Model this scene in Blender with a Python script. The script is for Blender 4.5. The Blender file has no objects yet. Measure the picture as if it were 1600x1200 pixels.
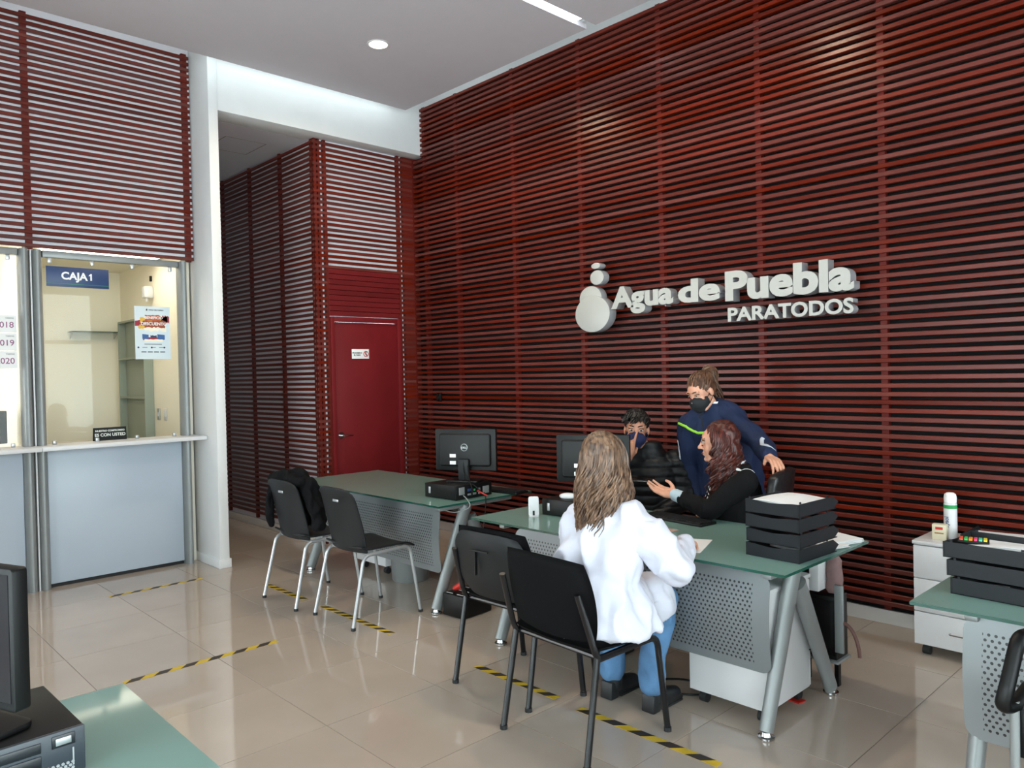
import bpy, bmesh, math, random
from mathutils import Vector, Matrix, noise
PI = math.pi
random.seed(7)
S = bpy.context.scene
COL = S.collection

# ------------------------------------------------------------------ camera, light, exposure
YAW, PITCH, ROLL, CAM_H, FPX = 0.808711516, -0.0134552, -0.0217221, 1.58, 1193.0
cam = bpy.data.cameras.new('camera'); cam_o = bpy.data.objects.new('camera', cam); COL.objects.link(cam_o)
cam.sensor_fit = 'HORIZONTAL'; cam.sensor_width = 36.0; cam.lens = 36.0 * FPX / 1600.0; cam.clip_start = 0.02
_f = Vector((-math.sin(YAW), math.cos(YAW), 0)); _r = Vector((math.cos(YAW), math.sin(YAW), 0)); _u = Vector((0, 0, 1))
_f2 = _f * math.cos(PITCH) + _u * math.sin(PITCH); _u2 = _u * math.cos(PITCH) - _f * math.sin(PITCH)
_r3 = _r * math.cos(ROLL) + _u2 * math.sin(ROLL); _u3 = _u2 * math.cos(ROLL) - _r * math.sin(ROLL)
m = Matrix.Identity(4)
for i in range(3):
    m[i][0], m[i][1], m[i][2] = _r3[i], _u3[i], -_f2[i]
m[2][3] = CAM_H
cam_o.matrix_world = m
S.camera = cam_o

S.view_settings.view_transform = 'Standard'; S.view_settings.look = 'None'
S.view_settings.gamma = 1.0; S.view_settings.use_curve_mapping = False
S.view_settings.exposure = 0.0
S.cycles.use_denoising = True
S.cycles.max_bounces = 8; S.cycles.diffuse_bounces = 5; S.cycles.transparent_max_bounces = 12
S.cycles.sample_clamp_indirect = 6.0

W = bpy.data.worlds.new('overcast_sky'); S.world = W; W.use_nodes = True
bg = W.node_tree.nodes['Background']
bg.inputs['Color'].default_value = (0.86, 0.93, 1.0, 1); bg.inputs['Strength'].default_value = 10.5

RX0, RX1, RY0, RY1 = -6.80, 3.3, -3.3, 4.87       # room shell
def portal(loc, rot, sx, sy):
    l = bpy.data.lights.new('window_daylight', 'AREA'); l.shape = 'RECTANGLE'; l.size = sx; l.size_y = sy
    l.cycles.is_portal = True
    o = bpy.data.objects.new('window_daylight', l); COL.objects.link(o); o.location = loc; o.rotation_euler = rot
portal((RX1 + 0.02, 0.7, 1.75), (0, PI / 2, 0), 3.1, 7.6)
portal((-0.2, RY0 - 0.02, 1.75), (-PI / 2, 0, 0), 6.6, 3.1)

# ------------------------------------------------------------------ mesh helpers
class MB:
    def __init__(s): s.v = []; s.f = []; s.mi = []; s.m = 0
    def _add(s, vs, fs):
        b = len(s.v); s.v += [tuple(v) for v in vs]
        for f in fs: s.f.append(tuple(i + b for i in f)); s.mi.append(s.m)
        return s
    def box(s, x0, x1, y0, y1, z0, z1):
        vs = [(x, y, z) for z in (z0, z1) for y in (y0, y1) for x in (x0, x1)]
        return s._add(vs, [(0, 2, 3, 1), (4, 5, 7, 6), (0, 1, 5, 4), (2, 6, 7, 3), (0, 4, 6, 2), (1, 3, 7, 5)])
    def obox(s, c, size, M):
        x, y, z = [k / 2 for k in size]
        vs = [Vector(c) + M @ Vector((a * x, b * y, d * z)) for d in (-1, 1) for b in (-1, 1) for a in (-1, 1)]
        return s._add(vs, [(0, 2, 3, 1), (4, 5, 7, 6), (0, 1, 5, 4), (2, 6, 7, 3), (0, 4, 6, 2), (1, 3, 7, 5)])
    def rings(s, rings, cap=True, close=False):
        n = len(rings[0]); vs = [p for r in rings for p in r]; fs = []
        k = len(rings)
        for i in range(k if close else k - 1):
            for j in range(n):
                a, b = i * n + j, i * n + (j + 1) % n
                c, d = ((i + 1) % k) * n + (j + 1) % n, ((i + 1) % k) * n + j
                fs.append((a, b, c, d))
        if cap and not close:
            fs.append(tuple(reversed(range(n)))); fs.append(tuple(range((k - 1) * n, k * n)))
        return s._add(vs, fs)
    def tube(s, pts, r, n=8, sx=1.0, up=None, cap=True):
        pts = [Vector(p) for p in pts]; k = len(pts); rs = r if isinstance(r, (list, tuple)) else [r] * k
        t = (pts[1] - pts[0]).normalized()
        a = Vector(up) if up else (Vector((0, 0, 1)) if abs(t.z) < .9 else Vector((1, 0, 0)))
        out = []
        for i in range(k):
            t = (pts[min(i + 1, k - 1)] - pts[max(i - 1, 0)])
            if t.length < 1e-9: t = Vector((0, 0, 1))
            t.normalize()
            b = t.cross(a)
            if b.length < 1e-6: b = t.orthogonal()
            b.normalize(); a2 = b.cross(t).normalized()
            if not up: a = a2
            out.append([pts[i] + (b * math.cos(q) * sx + a2 * math.sin(q)) * rs[i] for q in [2 * PI * j / n for j in range(n)]])
        return s.rings(out, cap)
    def cyl(s, p, q, r, r2=None, n=20): return s.tube([p, q], [r, r if r2 is None else r2], n)
    def lathe(s, prof, c=(0, 0, 0), n=24, cap=True):
        return s.rings([[(c[0] + r * math.cos(2 * PI * j / n), c[1] + r * math.sin(2 * PI * j / n), c[2] + z) for j in range(n)] for r, z in prof], cap)
    def prism(s, poly, d0, d1, axis='y'):
        f = {'y': lambda a, b, d: (a, d, b), 'x': lambda a, b, d: (d, a, b), 'z': lambda a, b, d: (a, b, d)}[axis]
        return s.rings([[f(a, b, d0) for a, b in poly], [f(a, b, d1) for a, b in poly]])
    def sheet(s, fn, nu, nv, th):
        P = [[Vector(fn(i / (nu - 1), j / (nv - 1))) for j in range(nv)] for i in range(nu)]
        vs = []; N = [[None] * nv for _ in range(nu)]
        for i in range(nu):
            for j in range(nv):
                du = P[min(i + 1, nu - 1)][j] - P[max(i - 1, 0)][j]; dv = P[i][min(j + 1, nv - 1)] - P[i][max(j - 1, 0)]
                N[i][j] = du.cross(dv).normalized()
        for sg in (.5, -.5):
            for i in range(nu):
                for j in range(nv): vs.append(P[i][j] + N[i][j] * th * sg)
        fs = []; o = nu * nv; id_ = lambda i, j: i * nv + j
        for i in range(nu - 1):
            for j in range(nv - 1):
                q = (id_(i, j), id_(i + 1, j), id_(i + 1, j + 1), id_(i, j + 1))
                fs.append(q); fs.append(tuple(reversed([k + o for k in q])))
        bd = [(i, 0) for i in range(nu)] + [(nu - 1, j) for j in range(1, nv)] + [(i, nv - 1) for i in range(nu - 2, -1, -1)] + [(0, j) for j in range(nv - 2, 0, -1)]
        for a, b in zip(bd, bd[1:] + bd[:1]):
            A, B = id_(*a), id_(*b); fs.append((B, A, A + o, B + o))
        return s._add(vs, fs)
    def ell(s, c, rad, n=16, M=None):
        c = Vector(c); k = n // 2; rings = []
        for i in range(1, k):
            th = PI * i / k; rings.append([c + ((M @ Vector((rad[0] * math.sin(th) * math.cos(2 * PI * j / n), rad[1] * math.sin(th) * math.sin(2 * PI * j / n), -rad[2] * math.cos(th)))) if M else Vector((rad[0] * math.sin(th) * math.cos(2 * PI * j / n), rad[1] * math.sin(th) * math.sin(2 * PI * j / n), -rad[2] * math.cos(th)))) for j in range(n)])
        vs = [p for r in rings for p in r]; fs = []
        for i in range(k - 2):
            for j in range(n): fs.append((i * n + j, i * n + (j + 1) % n, (i + 1) * n + (j + 1) % n, (i + 1) * n + j))
        z = Vector((0, 0, rad[2])); z = M @ z if M else z
        vs += [c - z, c + z]; b = (k - 2) * n
        for j in range(n):
            fs.append((len(vs) - 2, (j + 1) % n, j)); fs.append((len(vs) - 1, b + j, b + (j + 1) % n))
        return s._add(vs, fs)
    def mesh(s, name, bevel=0, seg=2, smooth=35):
        me = bpy.data.meshes.new(name); me.from_pydata(s.v, [], s.f)
        if any(s.mi): me.polygons.foreach_set('material_index', s.mi)
        bm = bmesh.new(); bm.from_mesh(me)
        bmesh.ops.recalc_face_normals(bm, faces=bm.faces)
        if bevel:
            es = [e for e in bm.edges if len(e.link_faces) == 2 and e.calc_face_angle(0) > math.radians(40)]
            bmesh.ops.bevel(bm, geom=es, offset=bevel, segments=seg, profile=.5, affect='EDGES', clamp_overlap=True)
        bm.to_mesh(me); bm.free()
        if smooth:
            me.shade_smooth(); me.set_sharp_from_angle(angle=math.radians(smooth))
        return me
    def build(s, name, mat, parent=None, bevel=0, seg=2, smooth=35, label=None):
        return obj(name, s.mesh(name, bevel, seg, smooth), mat, parent, label)

def obj(name, me, mat, parent=None, label=None):
    o = bpy.data.objects.new(name, me); COL.objects.link(o)
    if mat is not None and not me.materials:
        for k in (mat if isinstance(mat, (list, tuple)) else [mat]): me.materials.append(k)
    if parent: o.parent = parent
    if label: o['label'] = label
    return o
def tag(o, label, cat, group=None):
    o['label'] = label; o['category'] = cat
    if group: o['group'] = group
    return o
def thing(name, label, cat, loc=(0, 0, 0), rz=0, group=None):
    o = bpy.data.objects.new(name, None); COL.objects.link(o); o.location = loc; o.rotation_euler = (0, 0, rz)
    o.empty_display_size = .1
    return tag(o, label, cat, group)
def struct(o):
    o['kind'] = 'structure'; return o
def copy_tree(o, loc=None, rz=None, label=None, parent=None, group=None):
    c = o.copy(); COL.objects.link(c); c.parent = parent
    if loc is not None: c.location = loc
    if rz is not None: c.rotation_euler = (0, 0, rz)
    if label: c['label'] = label
    if group: c['group'] = group
    for ch in [k for k in bpy.data.objects if k.parent == o]: copy_tree(ch, parent=c)
    return c
def rrect(w, h, r, n=5, cx=0, cy=0):
    out = []
    for sx, sy, a0 in ((1, 1, 0), (-1, 1, 90), (-1, -1, 180), (1, -1, 270)):
        for i in range(n + 1):
            a = math.radians(a0 + 90 * i / n)
            out.append((cx + sx * (w / 2 - r) + r * math.cos(a), cy + sy * (h / 2 - r) + r * math.sin(a)))
    return out
def rotz(a): return Matrix.Rotation(a, 3, 'Z')
def bez(p0, p1, p2, p3, n=12):
    p0, p1, p2, p3 = map(Vector, (p0, p1, p2, p3))
    return [p0 * (1 - t) ** 3 + p1 * 3 * t * (1 - t) ** 2 + p2 * 3 * t * t * (1 - t) + p3 * t ** 3 for t in [i / n for i in range(n + 1)]]
def fillet(pts, r, n=5):
    pts = [Vector(p) for p in pts]; out = [pts[0]]
    for a, b, c in zip(pts, pts[1:], pts[2:]):
        d1 = (a - b); d2 = (c - b); q = min(r, d1.length * .49, d2.length * .49)
        s0 = b + d1.normalized() * q; s1 = b + d2.normalized() * q
        for i in range(n + 1):
            t = i / n; out.append(s0 * (1 - t) ** 2 + b * 2 * t * (1 - t) + s1 * t * t)
    out.append(pts[-1]); return out

# ------------------------------------------------------------------ materials
def lin(c): return tuple(((k / 255 / 12.92) if k / 255 <= .04045 else ((k / 255 + .055) / 1.055) ** 2.4) for k in c)
def mat(name, rgb, rough=.5, metal=0, noise_amt=0.0, noise_scale=8, bump=0, bump_scale=60, spec=.5, coat=0, coat_r=.05, sheen=0,
        rand=0.0, emit=None, estr=0, stretch=(1, 1, 1), rand_hue=0.0, trans=0, sss=0):
    m = bpy.data.materials.new(name); m.use_nodes = True
    nt = m.node_tree; N = nt.nodes; L = nt.links; b = N['Principled BSDF']
    c = lin(rgb) if max(rgb) > 1.0 else tuple(rgb)
    b.inputs['Base Color'].default_value = (*c, 1); b.inputs['Roughness'].default_value = rough
    b.inputs['Metallic'].default_value = metal; b.inputs['Specular IOR Level'].default_value = spec
    b.inputs['Coat Weight'].default_value = coat; b.inputs['Coat Roughness'].default_value = coat_r
    b.inputs['Sheen Weight'].default_value = sheen; b.inputs['Transmission Weight'].default_value = trans
    if sss:
        b.inputs['Subsurface Weight'].default_value = sss; b.inputs['Subsurface Radius'].default_value = (.01, .004, .002); b.inputs['Subsurface Scale'].default_value = 1
    if emit:
        b.inputs['Emission Color'].default_value = (*(lin(emit) if max(emit) > 1 else emit), 1); b.inputs['Emission Strength'].default_value = estr
    if noise_amt or rand or rand_hue or bump:
        tc = N.new('ShaderNodeTexCoord'); mp = N.new('ShaderNodeMapping'); mp.inputs['Scale'].default_value = stretch
        L.new(tc.outputs['Object'], mp.inputs['Vector'])
    if noise_amt or rand or rand_hue:
        hsv = N.new('ShaderNodeHueSaturation'); hsv.inputs['Color'].default_value = (*c, 1)
        val = None
        nz = N.new('ShaderNodeTexNoise'); nz.inputs['Scale'].default_value = noise_scale; nz.inputs['Detail'].default_value = 4
        L.new(mp.outputs['Vector'], nz.inputs['Vector'])
        mr = N.new('ShaderNodeMapRange'); mr.inputs['From Min'].default_value = .3; mr.inputs['From Max'].default_value = .7
        mr.inputs['To Min'].default_value = 1 - noise_amt; mr.inputs['To Max'].default_value = 1 + noise_amt
        L.new(nz.outputs['Fac'], mr.inputs['Value']); val = mr.outputs['Result']
        if rand or rand_hue:
            oi = N.new('ShaderNodeObjectInfo')
            off = N.new('ShaderNodeVectorMath'); off.operation = 'ADD'
            sc = N.new('ShaderNodeMath'); sc.operation = 'MULTIPLY'; sc.inputs[1].default_value = 57.0
            L.new(oi.outputs['Random'], sc.inputs[0]); L.new(mp.outputs['Vector'], off.inputs[0]); L.new(sc.outputs[0], off.inputs[1])
            L.new(off.outputs[0], nz.inputs['Vector'])
            m2 = N.new('ShaderNodeMapRange'); m2.inputs['To Min'].default_value = 1 - rand; m2.inputs['To Max'].default_value = 1 + rand
            L.new(oi.outputs['Random'], m2.inputs['Value'])
            mu = N.new('ShaderNodeMath'); mu.operation = 'MULTIPLY'; L.new(val, mu.inputs[0]); L.new(m2.outputs['Result'], mu.inputs[1]); val = mu.outputs[0]
            if rand_hue:
                m3 = N.new('ShaderNodeMapRange'); m3.inputs['To Min'].default_value = 1 - rand_hue; m3.inputs['To Max'].default_value = 1 + rand_hue * .4
                fr = N.new('ShaderNodeMath'); fr.operation = 'FRACT'; f2 = N.new('ShaderNodeMath'); f2.operation = 'MULTIPLY'; f2.inputs[1].default_value = 13.7
                L.new(oi.outputs['Random'], f2.inputs[0]); L.new(f2.outputs[0], fr.inputs[0]); L.new(fr.outputs[0], m3.inputs['Value'])
                L.new(m3.outputs['Result'], hsv.inputs['Saturation'])
        L.new(val, hsv.inputs['Value']); L.new(hsv.outputs['Color'], b.inputs['Base Color'])
    if bump:
        n2 = N.new('ShaderNodeTexNoise'); n2.inputs['Scale'].default_value = bump_scale; n2.inputs['Detail'].default_value = 3
        L.new(mp.outputs['Vector'], n2.inputs['Vector'])
        bp = N.new('ShaderNodeBump'); bp.inputs['Strength'].default_value = bump; bp.inputs['Distance'].default_value = .01
        L.new(n2.outputs['Fac'], bp.inputs['Height']); L.new(bp.outputs['Normal'], b.inputs['Normal'])
    return m
def clear_glass(name, tint=(.93, .97, .95), refl=1.0):
    m = bpy.data.materials.new(name); m.use_nodes = True; nt = m.node_tree; N = nt.nodes; L = nt.links
    N.remove(N['Principled BSDF']); out = N['Material Output']
    tr = N.new('ShaderNodeBsdfTransparent'); tr.inputs['Color'].default_value = (*tint, 1)
    gl = N.new('ShaderNodeBsdfGlossy'); gl.inputs['Roughness'].default_value = .01
    fr = N.new('ShaderNodeFresnel'); fr.inputs['IOR'].default_value = 1.5
    mu = N.new('ShaderNodeMath'); mu.operation = 'MULTIPLY'; mu.inputs[1].default_value = refl; L.new(fr.outputs[0], mu.inputs[0])
    mx = N.new('ShaderNodeMixShader'); L.new(mu.outputs[0], mx.inputs[0]); L.new(tr.outputs[0], mx.inputs[1]); L.new(gl.outputs[0], mx.inputs[2])
    L.new(mx.outputs[0], out.inputs['Surface']); return m
def wood(name, rgb, rough=.28, rand=.22, hue=.18):
    return mat(name, rgb, rough=rough, noise_amt=.16, noise_scale=3, rand=rand, rand_hue=hue, stretch=(.6, .6, 6), spec=.22)

M = {}
M['tile'] = mat('floor_tile', (178, 163, 150), rough=.045, noise_amt=.05, noise_scale=2.5, rand=.03, spec=.75)
M['grout'] = mat('grout', (120, 108, 96), rough=.8)
M['slat'] = wood('red_slat', (95, 32, 21))
M['batten'] = mat('red_batten', (92, 26, 20), rough=.5, spec=.2, noise_amt=.15, noise_scale=6)
M['darkwall'] = mat('dark_wall', (20, 18, 19), rough=.9, spec=.2, noise_amt=.1)
M['white'] = mat('white_paint', (226, 226, 226), rough=.6, noise_amt=.015)
M['ceil'] = mat('ceiling_paint', (202, 196, 201), rough=.75, noise_amt=.01)
M['lilac'] = mat('screen_backing_paint', (236, 232, 238), rough=.7)
M['door'] = mat('red_door_paint', (110, 25, 29), rough=.5, spec=.2, noise_amt=.13, noise_scale=3.5, stretch=(1, 1, .5))
M['plank'] = mat('red_plank', (100, 23, 25), rough=.5, spec=.2, noise_amt=.12, rand=.12, noise_scale=4, stretch=(1, .4, 3))
M['base'] = mat('baseboard_paint', (214, 208, 202), rough=.4, noise_amt=.03)
M['cream'] = mat('cream_wall', (240, 233, 216), rough=.7)
M['steel'] = mat('grey_steel_paint', (138, 141, 141), rough=.38, metal=.25, noise_amt=.03)
M['alu'] = mat('aluminium', (176, 178, 180), rough=.3, metal=.6)
M['boothpanel'] = mat('blue_grey_laminate', (176, 186, 198), rough=.35, noise_amt=.02, noise_scale=2)
M['laminate'] = mat('white_laminate', (214, 213, 214), rough=.35)
M['chrome'] = mat('chrome', (200, 200, 202), rough=.15, metal=1)
M['blackp'] = mat('black_plastic', (10, 10, 11), rough=.45, spec=.3)
M['blackg'] = mat('black_gloss_plastic', (16, 16, 18), rough=.2)
M['darkg'] = mat('charcoal_plastic', (25, 27, 29), rough=.5, spec=.3, bump=.05, bump_scale=300)
M['tray'] = mat('tray_plastic', (32, 34, 37), rough=.45, spec=.3)
M['fabric'] = mat('black_fabric', (13, 13, 15), rough=.95, bump=.2, bump_scale=400, spec=.15)
M['paper'] = mat('paper', (236, 236, 236), rough=.7)
M['tubeblk'] = mat('black_tube', (18, 18, 21), rough=.25)
M['rubber'] = mat('rubber', (30, 30, 32), rough=.7)
M['yellow'] = mat('yellow_tape', (206, 172, 40), rough=.5)
M['tapeblk'] = mat('black_tape', (48, 40, 38), rough=.5)
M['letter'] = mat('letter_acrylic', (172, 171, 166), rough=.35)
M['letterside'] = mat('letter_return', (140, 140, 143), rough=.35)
M['clear'] = clear_glass('clear_glass'); M['boothglass'] = clear_glass('booth_glass', (.97, .98, .97), .28)
M['navy'] = mat('navy_sign', (38, 62, 108), rough=.4)
M['whiteink'] = mat('white_ink', (240, 240, 240), rough=.5)
M['blackink'] = mat('black_ink', (28, 28, 30), rough=.5)
M['red'] = mat('red_plastic', (190, 40, 30), rough=.4)
M['green'] = mat('green_ink', (40, 150, 80), rough=.5)
M['led'] = mat('cold_light_diffuser', (255, 255, 255), emit=(.82, .97, 1.0), estr=7.0)
M['cove'] = mat('cove_tube', (255, 255, 255), emit=(.82, .97, 1.0), estr=9.0)
M['lamp'] = mat('downlight_lens', (255, 240, 210), emit=(1.0, .86, .62), estr=30.0)

def frosted(name, rgb):
    m = mat(name, rgb, rough=.35, spec=.5, coat=1.0, coat_r=.06)
    nt = m.node_tree; N = nt.nodes; L = nt.links; b = N['Principled BSDF']; out = N['Material Output']
    tl = N.new('ShaderNodeBsdfTranslucent'); tl.inputs['Color'].default_value = (.45, .66, .58, 1)
    mx = N.new('ShaderNodeMixShader'); mx.inputs[0].default_value = .30
    L.new(b.outputs[0], mx.inputs[1]); L.new(tl.outputs[0], mx.inputs[2]); L.new(mx.outputs[0], out.inputs['Surface'])
    return m
M['glasstop'] = frosted('frosted_green_glass', (150, 187, 179))
M['glassedge'] = mat('glass_edge', (30, 78, 66), rough=.1)

def perforated(name, rgb, pitch, rad, x0=.30):
    m = mat(name, rgb, rough=.4, metal=.25)
    nt = m.node_tree; N = nt.nodes; L = nt.links; b = N['Principled BSDF']
    tc = N.new('ShaderNodeTexCoord'); sp = N.new('ShaderNodeSeparateXYZ'); L.new(tc.outputs['Object'], sp.inputs[0])
    def mth(op, a, bb=None):
        n = N.new('ShaderNodeMath'); n.operation = op
        for i, k in enumerate((a, bb)):
            if k is None: continue
            if isinstance(k, (int, float)): n.inputs[i].default_value = k
            else: L.new(k, n.inputs[i])
        return n.outputs[0]
    def dots(ox):
        u = mth('SUBTRACT', mth('FRACT', mth('ADD', mth('DIVIDE', sp.outputs[0], pitch), 10 + ox)), .5)
        v = mth('SUBTRACT', mth('FRACT', mth('ADD', mth('DIVIDE', sp.outputs[2], pitch * 1.7), 10 + ox)), .5)
        v = mth('MULTIPLY', v, 1.7)
        return mth('LESS_THAN', mth('ADD', mth('MULTIPLY', u, u), mth('MULTIPLY', v, v)), rad * rad)
    d = mth('MAXIMUM', dots(0), dots(.5))
    # the punched field stops short of the panel's border
    inx = mth('MULTIPLY', mth('GREATER_THAN', sp.outputs[0], x0), mth('LESS_THAN', sp.outputs[0], 1.76))
    inz = mth('MULTIPLY', mth('GREATER_THAN', sp.outputs[2], .29), mth('LESS_THAN', sp.outputs[2], .645))
    d = mth('MULTIPLY', d, mth('MULTIPLY', inx, inz))
    mx = N.new('ShaderNodeMix'); mx.data_type = 'RGBA'; L.new(d, mx.inputs['Factor'])
    mx.inputs['A'].default_value = (*lin(rgb), 1); mx.inputs['B'].default_value = (.02, .02, .022, 1)
    L.new(mx.outputs['Result'], b.inputs['Base Color'])
    mt = mth('MULTIPLY', mth('SUBTRACT', 1, d), .25); L.new(mt, b.inputs['Metallic'])
    return m
M['perf'] = perforated('perforated_steel', (130, 134, 136), .022, .24); M['perf2'] = perforated('perforated_steel_wide', (140, 144, 146), .022, .24, .20)

def text_mesh(body, size, depth=.001, embolden=0.0, align='LEFT', sx=1.0):
    cu = bpy.data.curves.new('lettering', 'FONT'); cu.body = body; cu.size = size; cu.extrude = depth / 2; cu.offset = embolden
    cu.align_x = align; cu.resolution_u = 4
    o = bpy.data.objects.new('lettering', cu); COL.objects.link(o)
    dg = bpy.context.evaluated_depsgraph_get(); dg.update()
    me = bpy.data.meshes.new_from_object(o.evaluated_get(dg), depsgraph=dg)
    bpy.data.objects.remove(o); bpy.data.curves.remove(cu)
    if sx != 1: me.transform(Matrix.Diagonal((sx, 1, 1, 1)))
    me.materials.clear()
    return me
def text_on(name, body, size, mt, parent, origin, xdir, ydir=(0, 0, 1), depth=.001, embolden=0.0, align='LEFT', sx=1.0, label=None):
    me = text_mesh(body, size, depth, embolden, align, sx)
    x = Vector(xdir).normalized(); y = Vector(ydir).normalized(); z = x.cross(y)
    T = Matrix.Identity(4)
    for i in range(3): T[i][0], T[i][1], T[i][2], T[i][3] = x[i], y[i], z[i], origin[i]
    me.transform(T)
    return obj(name, me, mt, parent, label)
# ------------------------------------------------------------------ the setting
# floor with single tiles
TX, TY, TX0, TY0 = .6105, .6215, -3.71, 1.748
fl = MB()
gx0, gx1 = TX0 - 11 * TX, TX0 + 7 * TX; gy0, gy1 = TY0 - 4 * TY, TY0 + 5 * TY
fl.m = 0; fl.box(gx0, gx1, gy0, RY1, -.12, -.0025)
fl.m = 1
fl.box(gx0, RX1, RY0, gy0 - .003, -.12, 0); fl.box(gx1 + .003, RX1, gy0, RY1, -.12, 0); fl.box(-10.5, gx0 - .003, RY0, RY1, -.12, 0)
floor = struct(fl.build('floor', [M['grout'], M['tile']], smooth=0))
tm = MB().box(.0018, TX - .0018, .0018, TY - .0018, -.0024, 0).mesh('tile', bevel=.0006, seg=1)
tm.materials.append(M['tile'])
for i in range(-11, 7):
    for j in range(-4, 5):
        o = obj('tile', tm, None, floor); o.location = (TX0 + i * TX, TY0 + j * TY, 0)
# last narrow row against the logo wall
te = MB().box(.0018, TX - .0018, .0018, RY1 - gy1, -.0024, 0).mesh('tile', smooth=0); te.materials.append(M['tile'])
for i in range(-11, 7):
    o = obj('tile', te, None, floor); o.location = (TX0 + i * TX, gy1, 0)

# logo wall: dark wall, white strip above, slats and battens
wall_back = struct(MB().box(-6.52, RX1, 4.87, 5.0, 0, 4.33).build('wall_back', M['darkwall'], smooth=0))
struct(MB().box(-6.52, RX1, 4.868, 5.0, 4.33, 4.62).build('trim_1', M['white'], smooth=0))
struct(MB().box(-6.45, RX1, 4.848, 4.87, 0, .085).build('baseboard_back', M['base'], bevel=.003))
PITCH_S, SLAT_H = .0508, .0275
def slat_mesh(L, ax, d=.038):
    b = MB()
    if ax == 'x': b.box(0, L, 0, d, 0, SLAT_H)
    else: b.box(0, d, 0, L, 0, SLAT_H)
    me = b.mesh('slat', bevel=.003, seg=1); me.materials.append(M['slat']); return me
sl_long = slat_mesh(RX1 + 6.46, 'x'); sl_short = slat_mesh(RX1 + 6.33, 'x')
zs = [4.318 - SLAT_H - k * PITCH_S for k in range(84)]
for z in zs:
    if z < .1: continue
    hi = z > 3.83
    o = obj('slat', sl_short if hi else sl_long, None, wall_back)
    o.location = (-6.33 if hi else -6.46, 4.80 + random.uniform(-.0015, .0015), z + random.uniform(-.001, .001))
bm_ = MB().box(-.02, .02, 0, .04, .10, 4.335).mesh('batten'); bm_.materials.append(M['batten'])
for k in range(12):
    x = -5.785 + .8 * k
    if x < RX1: o = obj('batten', bm_, None, wall_back); o.location = (x, 4.822, 0)
o = obj('batten', bm_, None, wall_back); o.location = (-6.30, 4.822, 0)

# cashier wall above the booths
wall_left = struct(MB().box(-6.95, -6.80, RY0, 2.61, 2.70, 4.62).box(-6.80, -6.715, RY0, 2.61, 2.635, 4.62).build('wall_left', M['lilac'], smooth=0))
slc = slat_mesh(2.60 - RY0, 'y', .022)
for k in range(35):
    z = 4.372 - SLAT_H - k * PITCH_S
    if z < 2.60: continue
    o = obj('slat', slc, None, wall_left); o.location = (-6.70, RY0, z + random.uniform(-.001, .001))
bc = MB().box(0, .03, -.022, .022, 2.605, 4.39).mesh('batten'); bc.materials.append(M['batten'])
for y in (2.56, 1.372, .18, -1.02, -2.2):
    o = obj('batten', bc, None, wall_left); o.location = (-6.714, y, 0)
# wing wall, beam over the passage, passage walls and ceiling
struct(MB().box(-6.95, -6.32, 2.612, 2.692, 0, 4.62).build('wall_wing', M['white'], bevel=.002))
struct(MB().box(-6.95, -6.308, 2.600, 2.704, 0, .075).build('baseboard_wing', M['white'], bevel=.003))
struct(MB().box(-6.60, -6.325, 2.692, 4.868, 3.845, 4.62).build('wall_lintel', M['white'], bevel=.002))
struct(MB().box(-10.2, -6.60, 2.692, 4.9, 3.845, 4.0).build('ceiling_passage', M['ceil'], smooth=0))
hb = MB()
for a in ((-7.40, -6.95, 3.03, 3.036), (-7.40, -6.95, 3.424, 3.43), (-7.40, -7.394, 3.03, 3.43), (-6.956, -6.95, 3.03, 3.43)): hb.box(*a, 3.8435, 3.8455)
struct(hb.build('trim_2', M['grout'], smooth=0))
struct(MB().box(-10.3, -10.2, 2.6, 4.9, 0, 4.0).build('wall_passage_end', M['lilac'], smooth=0))
struct(MB().box(-10.2, -6.95, 2.60, 2.692, 0, 3.9).build('wall_passage_side', M['white'], smooth=0))

# slatted closet with the red door
bx = MB().box(-10.2, -6.52, 3.686, 3.76, 0, 3.845)
wall_side = struct(bx.build('wall_closet_side', M['lilac'], smooth=0))
wf = MB().box(-6.60, -6.508, 3.712, 3.775, 0, 3.845).box(-6.60, -6.508, 4.625, 4.87, 0, 3.845).box(-6.60, -6.508, 3.775, 4.625, 2.17, 3.845)
wall_front = struct(wf.build('wall_closet_front', M['lilac'], smooth=0))
struct(MB().box(-10.2, -6.47, 3.66, 3.686, 0, .08).build('baseboard_closet', M['base'], bevel=.003))
sls = slat_mesh(10.2 - 6.505, 'x', .022)
for k in range(74):
    z = 3.822 - SLAT_H - k * PITCH_S
    if z < .09: continue
    o = obj('slat', sls, None, wall_side); o.location = (-10.2, 3.65, z + random.uniform(-.001, .001))
bs = MB().box(-.02, .02, 0, .026, .09, 3.84).mesh('batten'); bs.materials.append(M['batten'])
for x in (-6.53, -7.17, -7.86, -8.55, -9.25):
    o = obj('batten', bs, None, wall_side); o.location = (x, 3.659, 0)
sf = slat_mesh(4.795 - 3.652, 'y', .022); s1 = slat_mesh(3.775 - 3.652, 'y', .022); s2 = slat_mesh(4.795 - 4.62, 'y', .022)
for k in range(74):
    z = 3.822 - SLAT_H - k * PITCH_S
    if z < .02: continue
    if z > 2.61:
        o = obj('slat', sf, None, wall_front); o.location = (-6.493, 3.652, z)
    else:
        o = obj('slat', s1, None, wall_front); o.location = (-6.493, 3.652, z)
        o = obj('slat', s2, None, wall_front); o.location = (-6.493, 4.62, z)
for y0, y1 in ((3.660, 3.686), (3.700, 3.722), (3.762, 3.790), (4.606, 4.634), (4.672, 4.868)):
    MB().box(-6.512, -6.472, y0, y1, 0, 3.84).build('batten', M['batten'], wall_front)
pk = MB().box(-6.508, -6.470, 3.79, 4.606, 0, .0475).mesh('plank', bevel=.004, seg=1); pk.materials.append(M['plank'])
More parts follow.
